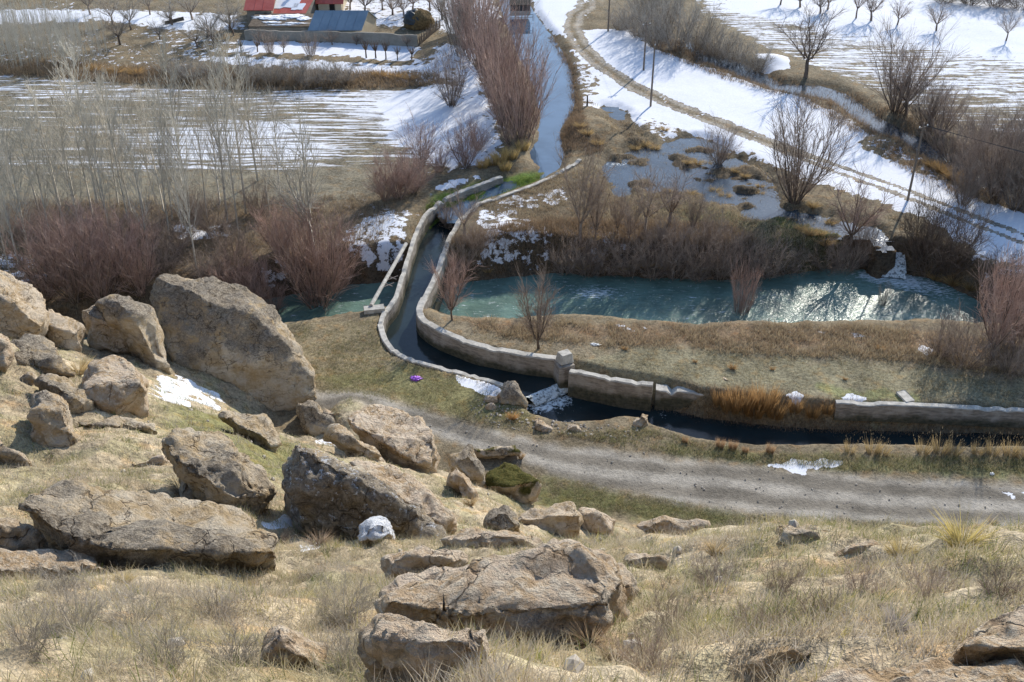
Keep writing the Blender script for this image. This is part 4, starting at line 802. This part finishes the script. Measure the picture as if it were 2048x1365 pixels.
box('wall', M['plaster'], sr, (0, 3.2, .85), (2 * hw_, 5.6, 1.7)); slab('roof', (-hw_ - .1, .2, 1.85), (hw_ + .1, .2, 1.85), (hw_ + .1, 6.2, 2.15), (-hw_ - .1, 6.2, 2.15), .12, M['soil'], sr)
# stick fence running back from the wall corner
f0, f1 = on(838, 91), on(880, 55); fe = empty('stick_fence', f0); tag(fe, 'rough stick fence running back from the corner of the farm wall', 'fence')
for i in range(26):
    t = i / 25; p = (f1 - f0) * t; rr = random.Random(i); tube('picket', [p + (rr.uniform(-.05, .05), 0, -.3), p + (rr.uniform(-.1, .1), rr.uniform(-.1, .1), rr.uniform(1.2, 1.9))], .09, M['wood'], fe, 5, .05)
tube('rail', [np.array((0, .1, .9)), f1 - f0 + (0, .1, .9)], .06, M['wood'], fe, 5)
def mound(name, V3c, rx, ry, rz, mat, parent, seed, zlo=-.05, amp=.12, seg=28):
    bm = bmesh.new(); bmesh.ops.create_icosphere(bm, subdivisions=4, radius=1)
    for v in bm.verts:
        q = v.co.copy(); k = 1 + amp * mnoise.fractal(q * 2.2 + Vector((seed, 0, 0)), .8, 2., 4); s = max(abs(q.z), 1e-6)
        v.co = Vector((q.x * rx * k, q.y * ry * k, max(zlo, (abs(q.z)**.75) * (1 if q.z > 0 else -1) * rz * k)))
    m = bpy.data.meshes.new(name); bm.to_mesh(m); bm.free(); m.materials.append(mat)
    for p in m.polygons: p.use_smooth = True
    return obj(name, m, parent, V3c)
for i, (x, y, w, d) in enumerate(((-.5, 4.4, .42, .9), (-.15, 3.8, .3, .8), (.3, 4.8, .4, .9), (.7, 3.6, .2, .9), (-.3, 2., .25, .4), (.5, 1.6, .3, .35), (.05, .8, .4, .2))): mound('snow_patch', (x * hw_, y, 1.86 + y * .05), w * hw_, d, .07, M['snow'], sr, i, -.02, .8)
hp = on(838, 52); hs_ = empty('haystack', hp); tag(hs_, 'round brown haystack partly under a dark tarpaulin', 'haystack')
mound('hay', (0, 0, 0), 2.5, 2.2, 2.7, M['hay'], hs_, 3); mound('tarpaulin', (-.75, -.35, .25), 1.75, 1.75, 2.5, M['tarp'], hs_, 8, .5)
# dark hut by the far bridge
hu = on(1040, 31); ht = empty('dark_hut', hu); tag(ht, 'dark low hut beside the head of the stream at the top', 'hut')
box('body', M['tarp'], ht, (0, 1.2, .8), (3.3, 2.4, 1.7), .1, .03); box('skirting', M['concrete'], ht, (0, -.1, .35), (3.4, .12, .7), .1, .02); slab('roof', (-1.8, -.3, 1.75), (1.8, -.1, 1.75), (1.8, 2.6, 2.1), (-1.8, 2.6, 2.1), .1, M['black'], ht)
br0, br1 = on(1020, 42), on(1066, 40); bg = empty('bridge_railing', br0); tag(bg, 'thin railing across the head of the stream in front of the dark hut', 'railing')
for k in range(5): tube('post', [(br1 - br0) * k / 4 + (0, 0, -.2), (br1 - br0) * k / 4 + (0, 0, .9)], .05, M['metal'], bg, 5)
for z in (.45, .88): tube('rail', [np.array((0, 0, z)), br1 - br0 + (0, 0, z)], .04, M['metal'], bg, 5)
# rail stack in the snow on the far left
ls = on(350, 48); lo_ = empty('log_pile', ls, .4); tag(lo_, 'dark timber pile lying on the snow at the top left', 'pile')
for k in range(4): tube('log', [np.array((-1.6, .1 * k, .15 + .08 * k)), np.array((1.6, .5 + .12 * k, .35 + .1 * k))], .13, M['soil'], lo_, 6)

# ------------------------------------------------------------------ utility poles and wires
POLE = {}
def upole(key, px, py, top, label, cross=False, lean=0.):
    g = at(px, py); s = ppm(g); dep = math.asin((CAMH - g[2]) / np.linalg.norm(g - CAMP)); h = (py - top) / s / math.cos(dep)
    root = empty('utility_pole', g); tag(root, label, 'pole', 'utility poles along the track')
    tube('post', [np.array((0, 0, -.5)), np.array((lean * .5, 0, h * .5)), np.array((lean, 0, h))], .15, M['wood'], root, 7, .095)
    if cross:
        box('crossarm', M['wood'], root, (lean, 0, h - .5), (1.5, .1, .12), .5)
        for k in (-.6, 0, .6): box('insulator', M['white'], root, (lean + k * math.cos(.5), k * math.sin(.5), h - .35), (.09, .09, .18))
    else: box('insulator', M['white'], root, (lean, -.12, h - .3), (.1, .1, .2))
    POLE[key] = g + np.array((lean, 0, h - .3))
upole('a', 1301, 213, 95, 'tall wooden utility pole in the snow nearest the stream'); upole('b', 1287, 141, 52, 'utility pole with pale cap behind the tall pole in the snow', True)
upole('c', 1216, 63, -8, 'utility pole beside the fork of the track at the top'); upole('d', 1815, 402, 262, 'lone utility pole beside the snowy track on the right', True)
def cable(a, b, label, sag=.5):
    t = np.linspace(0, 1, 12)[:, None]; L = a * (1 - t) + b * t; L[:, 2] -= sag * 4 * (t * (1 - t))[:, 0]; o = tube('overhead_wire', L, .018, M['wire'], None, 4); return tag(o, label, 'wire', 'overhead wires')
e_ = POLE['d'] + np.array((34, -26, .4))
for k, w in enumerate(('upper', 'middle', 'lower')): cable(POLE['d'] + np.array((.35 * (k - 1), 0, .1 - .05 * k)), e_ + np.array((.4 * (k - 1), .3 * k, -.5 * k)), f'{w} of three overhead wires running right from the lone pole')
cable(POLE['a'], POLE['b'], 'overhead wire between the two poles standing in the snow'); cable(POLE['b'], POLE['c'], 'overhead wire reaching the pole by the fork of the track')

# ------------------------------------------------------------------ grass, reeds, dry weeds
def blademesh(name, P, D, L, w, C, bend=.35, seed=0):
    r = np.random.default_rng(seed); n = len(P); az = r.random(n) * 6.2832; S = np.c_[np.cos(az), np.sin(az), np.zeros(n)] * (w / 2)[:, None]
    out = np.c_[D[:, :2], np.zeros(n)]; mid = P + D * (L * .55)[:, None]; tip = P + D * L[:, None] + out * (L * bend)[:, None] - np.c_[np.zeros((n, 2)), L * bend * .25 * r.random(n)]
    V = np.stack([P - S, P + S, mid - S * .8, mid + S * .8, tip], 1).reshape(-1, 3)
    F = (np.arange(n)[:, None, None] * 5 + np.array([[0, 1, 3], [0, 3, 2], [2, 3, 4]])[None]).reshape(-1, 3)
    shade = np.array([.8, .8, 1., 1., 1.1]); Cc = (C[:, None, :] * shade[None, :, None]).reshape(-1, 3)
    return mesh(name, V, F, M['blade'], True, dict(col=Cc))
def tufts(Pt, per, rad, Lr, wr, cols, seed, lean=.55, bend=.35, name='grass'):
    r = np.random.default_rng(seed); n = len(Pt); idx_ = np.repeat(np.arange(n), per); m_ = len(idx_)
    size = np.repeat(.6 + .8 * r.random(n), per); off = r.normal(size=(m_, 2)) * rad * size[:, None]
    xy = Pt[idx_, :2] + off; z = ground(xy[:, 0], xy[:, 1]) - .02; P = np.c_[xy, z]
    D = np.c_[off / rad * lean * .5 + r.normal(size=(m_, 2)) * .22, np.ones(m_)]; D /= np.linalg.norm(D, axis=1)[:, None]
    L = (Lr[0] + (Lr[1] - Lr[0]) * r.random(m_)) * size; w = wr[0] + (wr[1] - wr[0]) * r.random(m_)
    C = cols[idx_] * (.78 + .44 * r.random((m_, 1)))
    return blademesh(name, P, D, L, w, C, bend, seed)
r = np.random.default_rng(21)
def hillpts(n, y0, y1, pw, clump=.5):
    y = y0 + (y1 - y0) * r.random(n)**pw; x = (r.random(n) * 2 - 1) * (4 + .62 * y); P = np.c_[x, y]
    P = P[hill(P) > 1.2]; c = fbm(P[:, 0] * .8 + 3, P[:, 1] * .8, 3); return P[c + .35 * r.random(len(P)) > clump]
def hillcol(P):
    c = fbm(P[:, 0] * .5, P[:, 1] * .5 + 7, 3); side_ = smooth01((P[:, 0] / (P[:, 1] + 6) + .02) / .25); q = r.random(len(P))
    straw, grey, olive, green = np.array([.60, .515, .375]), np.array([.50, .445, .38]), np.array([.47, .42, .23]), np.array([.20, .23, .075])
    C = straw[None] * np.ones((len(P), 1)); C[(q < .34) & (c < .53)] = grey; k = (q > .45) & (c > .50 - .10 * side_); C[k] = (olive * .6 + straw * .4); C[k & (side_ > .4) & (q > .62)] = olive
    C[(q > .90 - .1 * side_) & (c > .46)] = green; return C
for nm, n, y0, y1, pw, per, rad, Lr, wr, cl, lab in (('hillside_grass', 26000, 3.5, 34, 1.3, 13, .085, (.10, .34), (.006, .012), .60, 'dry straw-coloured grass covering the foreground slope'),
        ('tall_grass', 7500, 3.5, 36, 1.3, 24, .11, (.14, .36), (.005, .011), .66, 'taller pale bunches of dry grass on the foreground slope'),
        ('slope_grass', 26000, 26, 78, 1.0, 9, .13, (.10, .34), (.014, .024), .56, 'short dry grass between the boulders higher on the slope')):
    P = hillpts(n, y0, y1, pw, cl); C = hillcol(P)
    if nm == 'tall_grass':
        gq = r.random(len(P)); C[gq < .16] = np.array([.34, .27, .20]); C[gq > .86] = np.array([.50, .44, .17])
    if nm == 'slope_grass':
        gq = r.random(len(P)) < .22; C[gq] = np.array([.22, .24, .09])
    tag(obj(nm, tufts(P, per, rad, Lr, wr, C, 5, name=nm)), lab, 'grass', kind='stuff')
def scatter(poly_, n, z=0.):
    L = onl(poly_, z)[:, :2]; lo, hi = L.min(0), L.max(0); P = lo + (hi - lo) * r.random((n * 4, 2)); return P[sdist(P, L) < 0][:n]
def weeds(name, label, polyl, n, per, rad, Lr, wr, colA, colB, seed, lean=.5, clump=.5):
    P = scatter(polyl, n); P = P[fbm(P[:, 0] * .5 + seed, P[:, 1] * .5, 3) + .3 * r.random(len(P)) > clump]; k = r.random((len(P), 1))
    P = P[ground(P[:, 0], P[:, 1]) > -3.3]
    C = np.array(colA) * k[:len(P)] + np.array(colB) * (1 - k[:len(P)]); return tag(obj(name, tufts(P, per, rad, Lr, wr, C, seed, lean, name=name)), label, 'grass', kind='stuff')
RUST, STRAW, GOLD, BRN, GRN = (.36, .265, .175), (.52, .43, .28), (.46, .35, .19), (.27, .20, .135), (.19, .21, .075)
weeds('bank_grass', 'rust-coloured dry grass along the near river bank', [(860,640),(960,640),(1300,648),(1700,648),(2100,690),(2100,760),(1800,720),(1400,705),(1000,678)], 6500, 9, .2, (.15, .65), (.02, .04), RUST, STRAW, 31, clump=.58)
weeds('strip_grass', 'short dry turf on the strip between river and canal', [(900,665),(1300,680),(2100,720),(2100,815),(1660,798),(1306,762),(1150,728),(1000,695)], 5000, 7, .15, (.06, .2), (.02, .035), STRAW, (.3, .27, .14), 32, clump=.6)
weeds('undergrowth', 'dry brown weeds covering the far river bank', [(900,480),(1130,440),(1450,450),(1560,500),(1720,520),(1940,560),(1850,580),(1700,545),(1100,553),(930,565)], 5200, 10, .28, (.3, 1.0), (.025, .05), BRN, (.33, .23, .14), 33, clump=.45)
weeds('marsh_grass', 'yellow-brown sedge around the marsh', [(960,410),(1130,345),(1200,330),(1230,390),(1350,380),(1560,440),(1700,500),(1560,520),(1100,470)], 4200, 9, .22, (.15, .5), (.025, .045), BRN, STRAW, 34, clump=.5)
weeds('pond_sedge', 'straw sedge on the little islands of the marsh', [(1205,225),(1262,240),(1310,290),(1420,275),(1560,375),(1700,450),(1650,470),(1440,405),(1235,385)], 1500, 10, .25, (.15, .5), (.025, .045), STRAW, BRN, 45, clump=.62)
weeds('grove_weeds', 'brown weeds under the poplar grove', [(-100,400),(300,400),(720,395),(800,420),(700,560),(400,590),(-100,620)], 5000, 9, .25, (.2, .7), (.025, .05), BRN, (.36, .29, .19), 35, clump=.48)
weeds('stream_weeds', 'golden dry grass fringing the blue stream', [(1100,60),(1150,130),(1160,200),(1170,260),(1230,300),(1130,320),(1120,270),(1145,200),(1130,120),(1090,75)], 1300, 9, .25, (.2, .6), (.03, .05), RUST, BRN, 36, clump=.52)
weeds('meadow_grass', 'short olive turf beside the inner canal wall', [(580,650),(760,640),(775,700),(960,760),(1060,830),(1100,880),(900,835),(640,785)], 5200, 7, .15, (.06, .22), (.018, .03), STRAW, GRN, 37, clump=.52)
weeds('verge_grass', 'green-brown verge grass on both sides of the gravel road', [(1070,950),(1500,1030),(2100,1060),(2100,1085),(1500,1058),(1090,1012)], 3200, 7, .12, (.06, .2), (.016, .028), GRN, STRAW, 38, clump=.5)
weeds('shore_grass', 'straw grass on the shore between road and canal', [(1100,868),(1300,860),(1500,908),(2100,915),(2100,945),(1700,942),(1350,908)], 2400, 8, .15, (.1, .4), (.018, .03), STRAW, GRN, 39, clump=.5)
weeds('canal_bank_weeds', 'dark dry weeds hanging on the broken canal bank', [(1310,768),(1680,800),(2100,830),(2100,865),(1650,860),(1400,835),(1310,808)], 1700, 9, .25, (.25, .7), (.02, .04), BRN, RUST, 44, clump=.45)
_wp = np.vstack([resample(L_, .22)[:, :2] + off_ for L_, off_ in ((WALL_L[3:], (-.35, -.25)), (WALL_R[:10], (.4, .1)), (WALL_R[9:], (.25, .45)), (WALL_R2, (0, .45)), (WALL_R3, (0, .45)), (WALL_R[:6], (.1, -.3)))])
_wp = _wp + r.normal(size=_wp.shape) * .12; _wp = _wp[(ground(_wp[:, 0], _wp[:, 1]) > -1.) & (fbm(_wp[:, 0] * .9, _wp[:, 1] * .9, 3) > .46)]; _k = r.random((len(_wp), 1))
tag(obj('wall_weeds', tufts(_wp, 12, .16, (.12, .42), (.018, .032), np.array(STRAW) * _k + np.array(RUST) * (1 - _k), 51, name='wall_weeds')), 'dry grass growing along the edges of the canal walls', 'grass', kind='stuff')
weeds('hedge_weeds', 'brown dry weeds of the hedge row beyond the striped field', [(-100,115),(300,135),(860,148),(880,175),(560,182),(0,150)], 3000, 8, .35, (.3, 1.0), (.05, .08), BRN, (.38, .28, .17), 40, clump=.5)
weeds('ditch_weeds', 'rusty dry weeds along the ditch on the right', [(1260,60),(1400,85),(1560,150),(1700,180),(1900,270),(2100,380),(2100,440),(1950,400),(1850,370),(1740,290),(1600,200),(1450,160),(1330,110)], 3800, 9, .3, (.25, .8), (.035, .06), BRN, RUST, 41, clump=.48)
weeds('bank_moss', 'green mossy hummocks on the bank beside the cascade', [(1540,440),(1640,440),(1700,500),(1660,530),(1580,520)], 900, 8, .3, (.1, .35), (.03, .05), GRN, STRAW, 46, clump=.45)
weeds('inlet_moss', 'bright green water weed in the canal inlet', [(850,470),(850,420),(900,385),(960,365),(1085,342),(1065,368),(990,388),(930,410),(885,440)], 1800, 8, .2, (.08, .25), (.03, .05), (.14, .24, .04), (.22, .28, .07), 42, clump=.35)
weeds('trackside_weeds', 'thin dry weeds poking out beside the far track', [(1150,180),(1180,205),(1330,275),(1560,335),(1760,405),(1960,508),(1990,540),(1740,420),(1540,350),(1320,285)], 900, 7, .2, (.15, .5), (.03, .05), RUST, STRAW, 43, clump=.5)

# single tussocks and reed beds: unit meshes, copied
def tussock(seed, n, spread, C, w=.03, rad=.16, heads=0):
    q = np.random.default_rng(seed); az = q.random(n) * 6.2832; rr = np.sqrt(q.random(n)); P = np.c_[np.cos(az) * rr * rad, np.sin(az) * rr * rad, np.full(n, -.03)]
    D = np.c_[np.cos(az) * rr * spread + q.normal(size=n) * .07, np.sin(az) * rr * spread + q.normal(size=n) * .07, np.ones(n)]; D /= np.linalg.norm(D, axis=1)[:, None]
    L = .55 + .5 * q.random(n); Cc = np.array(C)[None] * (.7 + .6 * q.random((n, 1)))
    m = blademesh('blades', P, D, L, w * (.6 + .8 * q.random(n)), Cc, .25 if spread > .5 else .08, seed); hm_ = None
    if heads:
        k = np.argsort(-L)[:heads]; T = P[k] + D[k] * L[k][:, None] + np.c_[D[k, :2], np.zeros(heads)] * (L[k] * .06)[:, None]
        hm_ = mesh('seed_heads', *prism(np.c_[T - D[k] * .02, T + D[k] * .09, np.full(heads, .018), np.full(heads, .004)]), M['blade'], True)
        hm_.attributes.new('col', 'FLOAT_COLOR', 'POINT').data.foreach_set('color', np.tile(np.array([.62, .5, .32, 1], np.float32), len(hm_.vertices)))
    return m, hm_
TV = dict(tuft=[tussock(i, 240, .95, (.8, .8, .8), .022) for i in range(3)], reed=[tussock(20 + i, 300, .28, (.8, .8, .8), .016, .3) for i in range(3)], cattail=[tussock(40 + i, 110, .4, (.8, .8, .8), .018, .3, 16) for i in range(2)])
def tuft(kind, px, py, h, wd, col, label, group=None, name=None):
    g = at(px, py); L = TV[kind]; m, hm_ = L[_pr.randrange(len(L))]; root = empty(name or dict(tuft='grass_tussock', reed='reed_clump', cattail='cattail_clump')[kind], g, _pr.uniform(0, 6.28))
    root.scale = (wd, wd, h); o = obj('blades', m, root); o.color = (*[c / .8 for c in col], 1)
    tag(o, kind='stuff')
    if hm_: tag(obj('seed_heads', hm_, root), kind='stuff')
    return tag(root, label, 'grass' if kind == 'tuft' else 'reeds', group)
def trow(kind, items, col, h, wd, what, group):
    for i, it in enumerate(sorted(items)):
        f = it[2] if len(it) > 2 else 1; tuft(kind, it[0], it[1], h * f, wd * f, it[3] if len(it) > 3 else col, f'{ordl(i)} of the {what}', group)
trow('reed', [(1440,808,.8),(1462,820,1.1),(1485,818,1.3),(1508,830,1.1),(1528,815,1.3),(1550,832,1.),(1590,822,.7),(1625,832,.7),(1655,826,.6)], (.46, .29, .13), 2.0, 2.2, 'orange reed clumps on the broken canal bank', 'orange reeds on the canal bank')
trow('reed', [(985,330,.9),(1000,325,1.1),(1020,318,1.1),(965,335,.8),(1045,300,.9),(1010,340,.8)], (.56, .42, .19), 1.7, 2.4, 'golden reed clumps beside the stream outlet', 'golden reeds at the outlet')
trow('tuft', [(1290,292),(1310,300,1.1),(1270,300),(1375,328,.8),(1395,330),(1415,330,.8),(1470,345,.7),(1490,355,.8),(1430,385),(1450,395),(1380,390),(1335,385,.8),(1520,375,.7),(1625,415,1.1),(1660,450,.9),(1520,390,.7),(1195,290,1.1),(1160,255),(1175,270,1.2),(1330,262,.8),(1640,470)], (.50, .37, .19), .9, 1.5, 'straw-yellow tussocks in the marsh', 'tussocks in the marsh')
trow('cattail', [(1700,905,.8),(1745,905),(1765,908,.8),(1845,905),(1880,905,1.1),(1905,908),(1955,908,.9),(1985,908),(2020,910),(2040,912)], (.50, .38, .2), 1.5, 1.5, 'reeds with pale seed heads on the near canal shore', 'seed-headed reeds on the canal shore')
trow('tuft', [(1465,738,.9),(1545,740,.5),(1690,760,.5),(1390,725,.5),(1760,700,.8),(1250,700,.6),(1870,690,.7)], (.48, .32, .16), .8, 1., 'rusty tussocks dotting the grassy strip', 'tussocks on the strip')
trow('reed', [(1370,885,.5),(1440,895,.7),(1465,898,.7),(1490,905,.5),(1540,905,.7)], (.48, .33, .2), 1.4, 1.3, 'short rusty reeds on the near canal shore', 'short reeds on the canal shore')
trow('tuft', [(1880,345,1.2),(1905,360,1.3),(1930,375,1.1),(1860,335,.9)], (.42, .28, .13), 1.5, 1.8, 'rusty grass hummocks between track and ditch on the right', 'hummocks by the ditch')
trow('tuft', [(1870,560),(1905,570,1.2),(1940,580),(1790,545,.6)], (.46, .32, .15), 1.2, 1.6, 'golden tussocks at the bend of the river', 'tussocks at the river bend')
trow('tuft', [(760,155),(790,158),(820,160),(270,150,1.2),(230,148,1.2),(190,142,1.1)], (.50, .33, .15), 1.3, 2.2, 'orange grass clumps in the hedge row', 'orange clumps in the hedge row')
trow('tuft', [(1130,530),(1165,538,1.2),(1210,520,.8),(1245,540),(1290,535,1.1),(1150,500,.9),(1190,480,.8),(1620,470,1.1),(1650,490,1.2),(1600,460,.8),(975,545,.7),(1330,540,.9),(1400,545,.8)], (.50, .36, .18), 1.1, 1.6, 'golden tussocks on the far river bank', 'tussocks on the far bank')
tuft('tuft', 1025, 838, .9, 1.0, (.55, .34, .15), 'orange tussock at the weir beside the squat grey boulder')
tuft('tuft', 1005, 800, .8, .8, (.40, .24, .14), 'brown tussock leaning on the squat grey boulder at the weir')
tuft('tuft', 158, 748, 1.2, 1.3, (.58, .46, .26), 'dry straw tussock growing between the pale boulders on the left')
tuft('tuft', 362, 985, .95, .8, (.46, .38, .29), 'dead greyish tussock in front of the narrow upright stone')
tuft('tuft', 1042, 918, 1.0, .6, (.55, .42, .27), 'straw tussock at the road edge beside the mossy rock')
tuft('tuft', 1925, 1095, .75, .85, (.56, .47, .20), 'large yellow tussock on the crest at right')
tuft('tuft', 1985, 1048, .7, .8, (.42, .34, .24), 'brown twiggy tussock on the crest at the right edge')
tuft('tuft', 1800, 1118, .55, .6, (.52, .42, .2), 'rounded golden tussock beside the bare ledge on the crest')
tuft('tuft', 1790, 1262, .42, .3, (.42, .38, .36), 'grey dead tussock in the middle of the right foreground grass')
tuft('tuft', 1180, 1290, .42, .5, (.44, .33, .22), 'brown dead tussock in front of the pitted outcrop')
tuft('tuft', 1230, 1320, .4, .45, (.46, .36, .24), 'twiggy tussock at the foot of the pitted outcrop right end')
tuft('tuft', 760, 1280, .4, .4, (.42, .35, .28), 'dark dry tussock left of the lower outcrop step')
tuft('tuft', 1430, 1110, .5, .5, (.50, .39, .22), 'bushy dry tussock below the thin crest ledge')
tuft('tuft', 640, 1090, .6, .7, (.40, .31, .23), 'dark dead tussock under the snow-dusted wedge')
tuft('tuft', 560, 1085, .6, .7, (.38, .30, .23), 'dead tussock by the snow left of the snow-dusted wedge')
tuft('tuft', 1230, 1075, .55, .6, (.5, .4, .25), 'round dry tussock on the crest right of the smooth pale rock')
tuft('tuft', 940, 1010, .7, .8, (.50, .38, .22), 'straw tussock in the grassy gap below the narrow tan boulder')
tuft('tuft', 250, 1165, .4, .5, (.55, .46, .26), 'yellowish tussock before the undercut of the long outcrop')

row('thick', [(60,1300,1235,120),(150,1265,1200,120),(265,1250,1190,110),(330,1330,1265,130),(430,1235,1180,110),(470,1335,1270,130),(690,1235,1175,110),(120,1190,1140,100),(700,1330,1262,110)], 'grey', 'grey dead shrublets in the left foreground grass', 'dead shrublets on the left slope', wood='grey', name='dead_shrublet')
row('thick', [(1340,1250,1190,100),(1420,1170,1120,90),(1560,1180,1130,90),(1520,1265,1210,110),(1640,1235,1180,100),(1720,1180,1130,90),(1860,1200,1140,110),(2000,1190,1130,110),(1290,1330,1262,120)], 'brown', 'brown dead shrublets in the right foreground grass', 'dead shrublets on the right slope', wood='brown', name='dead_shrublet')
# pale sapling thicket on the far left
S_ = []; q = np.random.default_rng(77)
for p in scatter([(-120,100),(40,70),(215,95),(225,118),(150,135),(-120,150)], 620):
    z = ground(p[0], p[1])[0]; H_ = 4.5 + 2.5 * q.random()
    for b in branch(q, (p[0], p[1], z - .1), (.06 * q.normal(), .06 * q.normal(), 1), H_, 4, .028, .01, 0, .05):
        S_.append(S8(b))
        if b[5] > .3:
            for _ in range(4):
                for w in branch(q, b[0] + (b[1] - b[0]) * q.random(), side(q, b[4], .35), .9 + .6 * q.random(), 2, .011, .006, .5, .1): S_.append(S8(w))
tag(obj('sapling_thicket', mesh('sapling_thicket', *prism(S_), M['pale'], True)), 'dense pale sapling thicket at the far left edge', 'thicket', kind='stuff')

# ------------------------------------------------------------------ small things
def blob(name, px, py, sx, sy, sz, mat, label, cat, seed, amp=.5):
    g = at(px, py); o = mound(name, g, sx, sy, sz, mat, None, seed, -.02, amp); return tag(o, label, cat)
blob('plastic_bag', 831, 759, .42, .3, .16, M['purple'], 'crumpled purple plastic bag lying on the grass beside the canal', 'bag', 3, .9)
blob('plastic_scrap', 1190, 690, .38, .2, .1, M['white'], 'white plastic scrap on the grassy strip behind the pier', 'litter', 5, .7)
blob('plastic_scrap', 1984, 949, .16, .14, .12, M['white'], 'small white plastic scrap beside the road at right', 'litter', 6, .5)
sl_ = on(1810, 795); so = empty('concrete_slab', sl_ + (0, 0, .05), .25); tag(so, 'flat concrete slab joining the low pale wall at the right', 'slab'); box('slab', M['concrete'], so, (0, 0, 0), (.8, 1.6, .18), 0, .04, 2)
g_ = at(1174, 212); po = empty('stump_post', g_); tag(po, 'short dark post standing on the stream bank by the snow', 'post'); tube('post', [np.array((0, 0, -.3)), np.array((.03, 0, .6)), np.array((.0, 0, 1.5))], .16, M['soil'], po, 6, .1)
# loose stones on the road, shore and slope
V_, F_ = [], []; bm = bmesh.new(); bmesh.ops.create_icosphere(bm, subdivisions=1, radius=1); iv = np.array([v.co[:] for v in bm.verts]); fi_ = np.array([[v.index for v in f.verts] for f in bm.faces]); bm.free()
Pst = np.vstack([scatter([(640,800),(1100,890),(2100,975),(2100,1060),(1500,1030),(1000,920)], 260), scatter([(960,790),(1060,830),(1300,862),(1250,880),(1000,860),(930,820)], 260), hillpts(800, 5, 70, 1., .3)[:420]])
for k, p in enumerate(Pst):
    s_ = (.03 + .09 * q.random()**3) * (1.3 if k > 260 else 1); V_.append(iv * s_ * (.6 + .6 * q.random(3)) * (.85 + .3 * q.random((len(iv), 1))) + [p[0], p[1], ground(*p)[0] + s_ * .2]); F_.append(fi_ + k * len(iv))
tag(obj('loose_stones', mesh('loose_stones', np.vstack(V_), np.vstack(F_), M['pebble'], False)), 'small loose stones scattered on the road and slope', 'stones', kind='stuff')
print('TRIS', sum(sum(len(p.vertices) - 2 for p in m.polygons) for m in bpy.data.meshes))
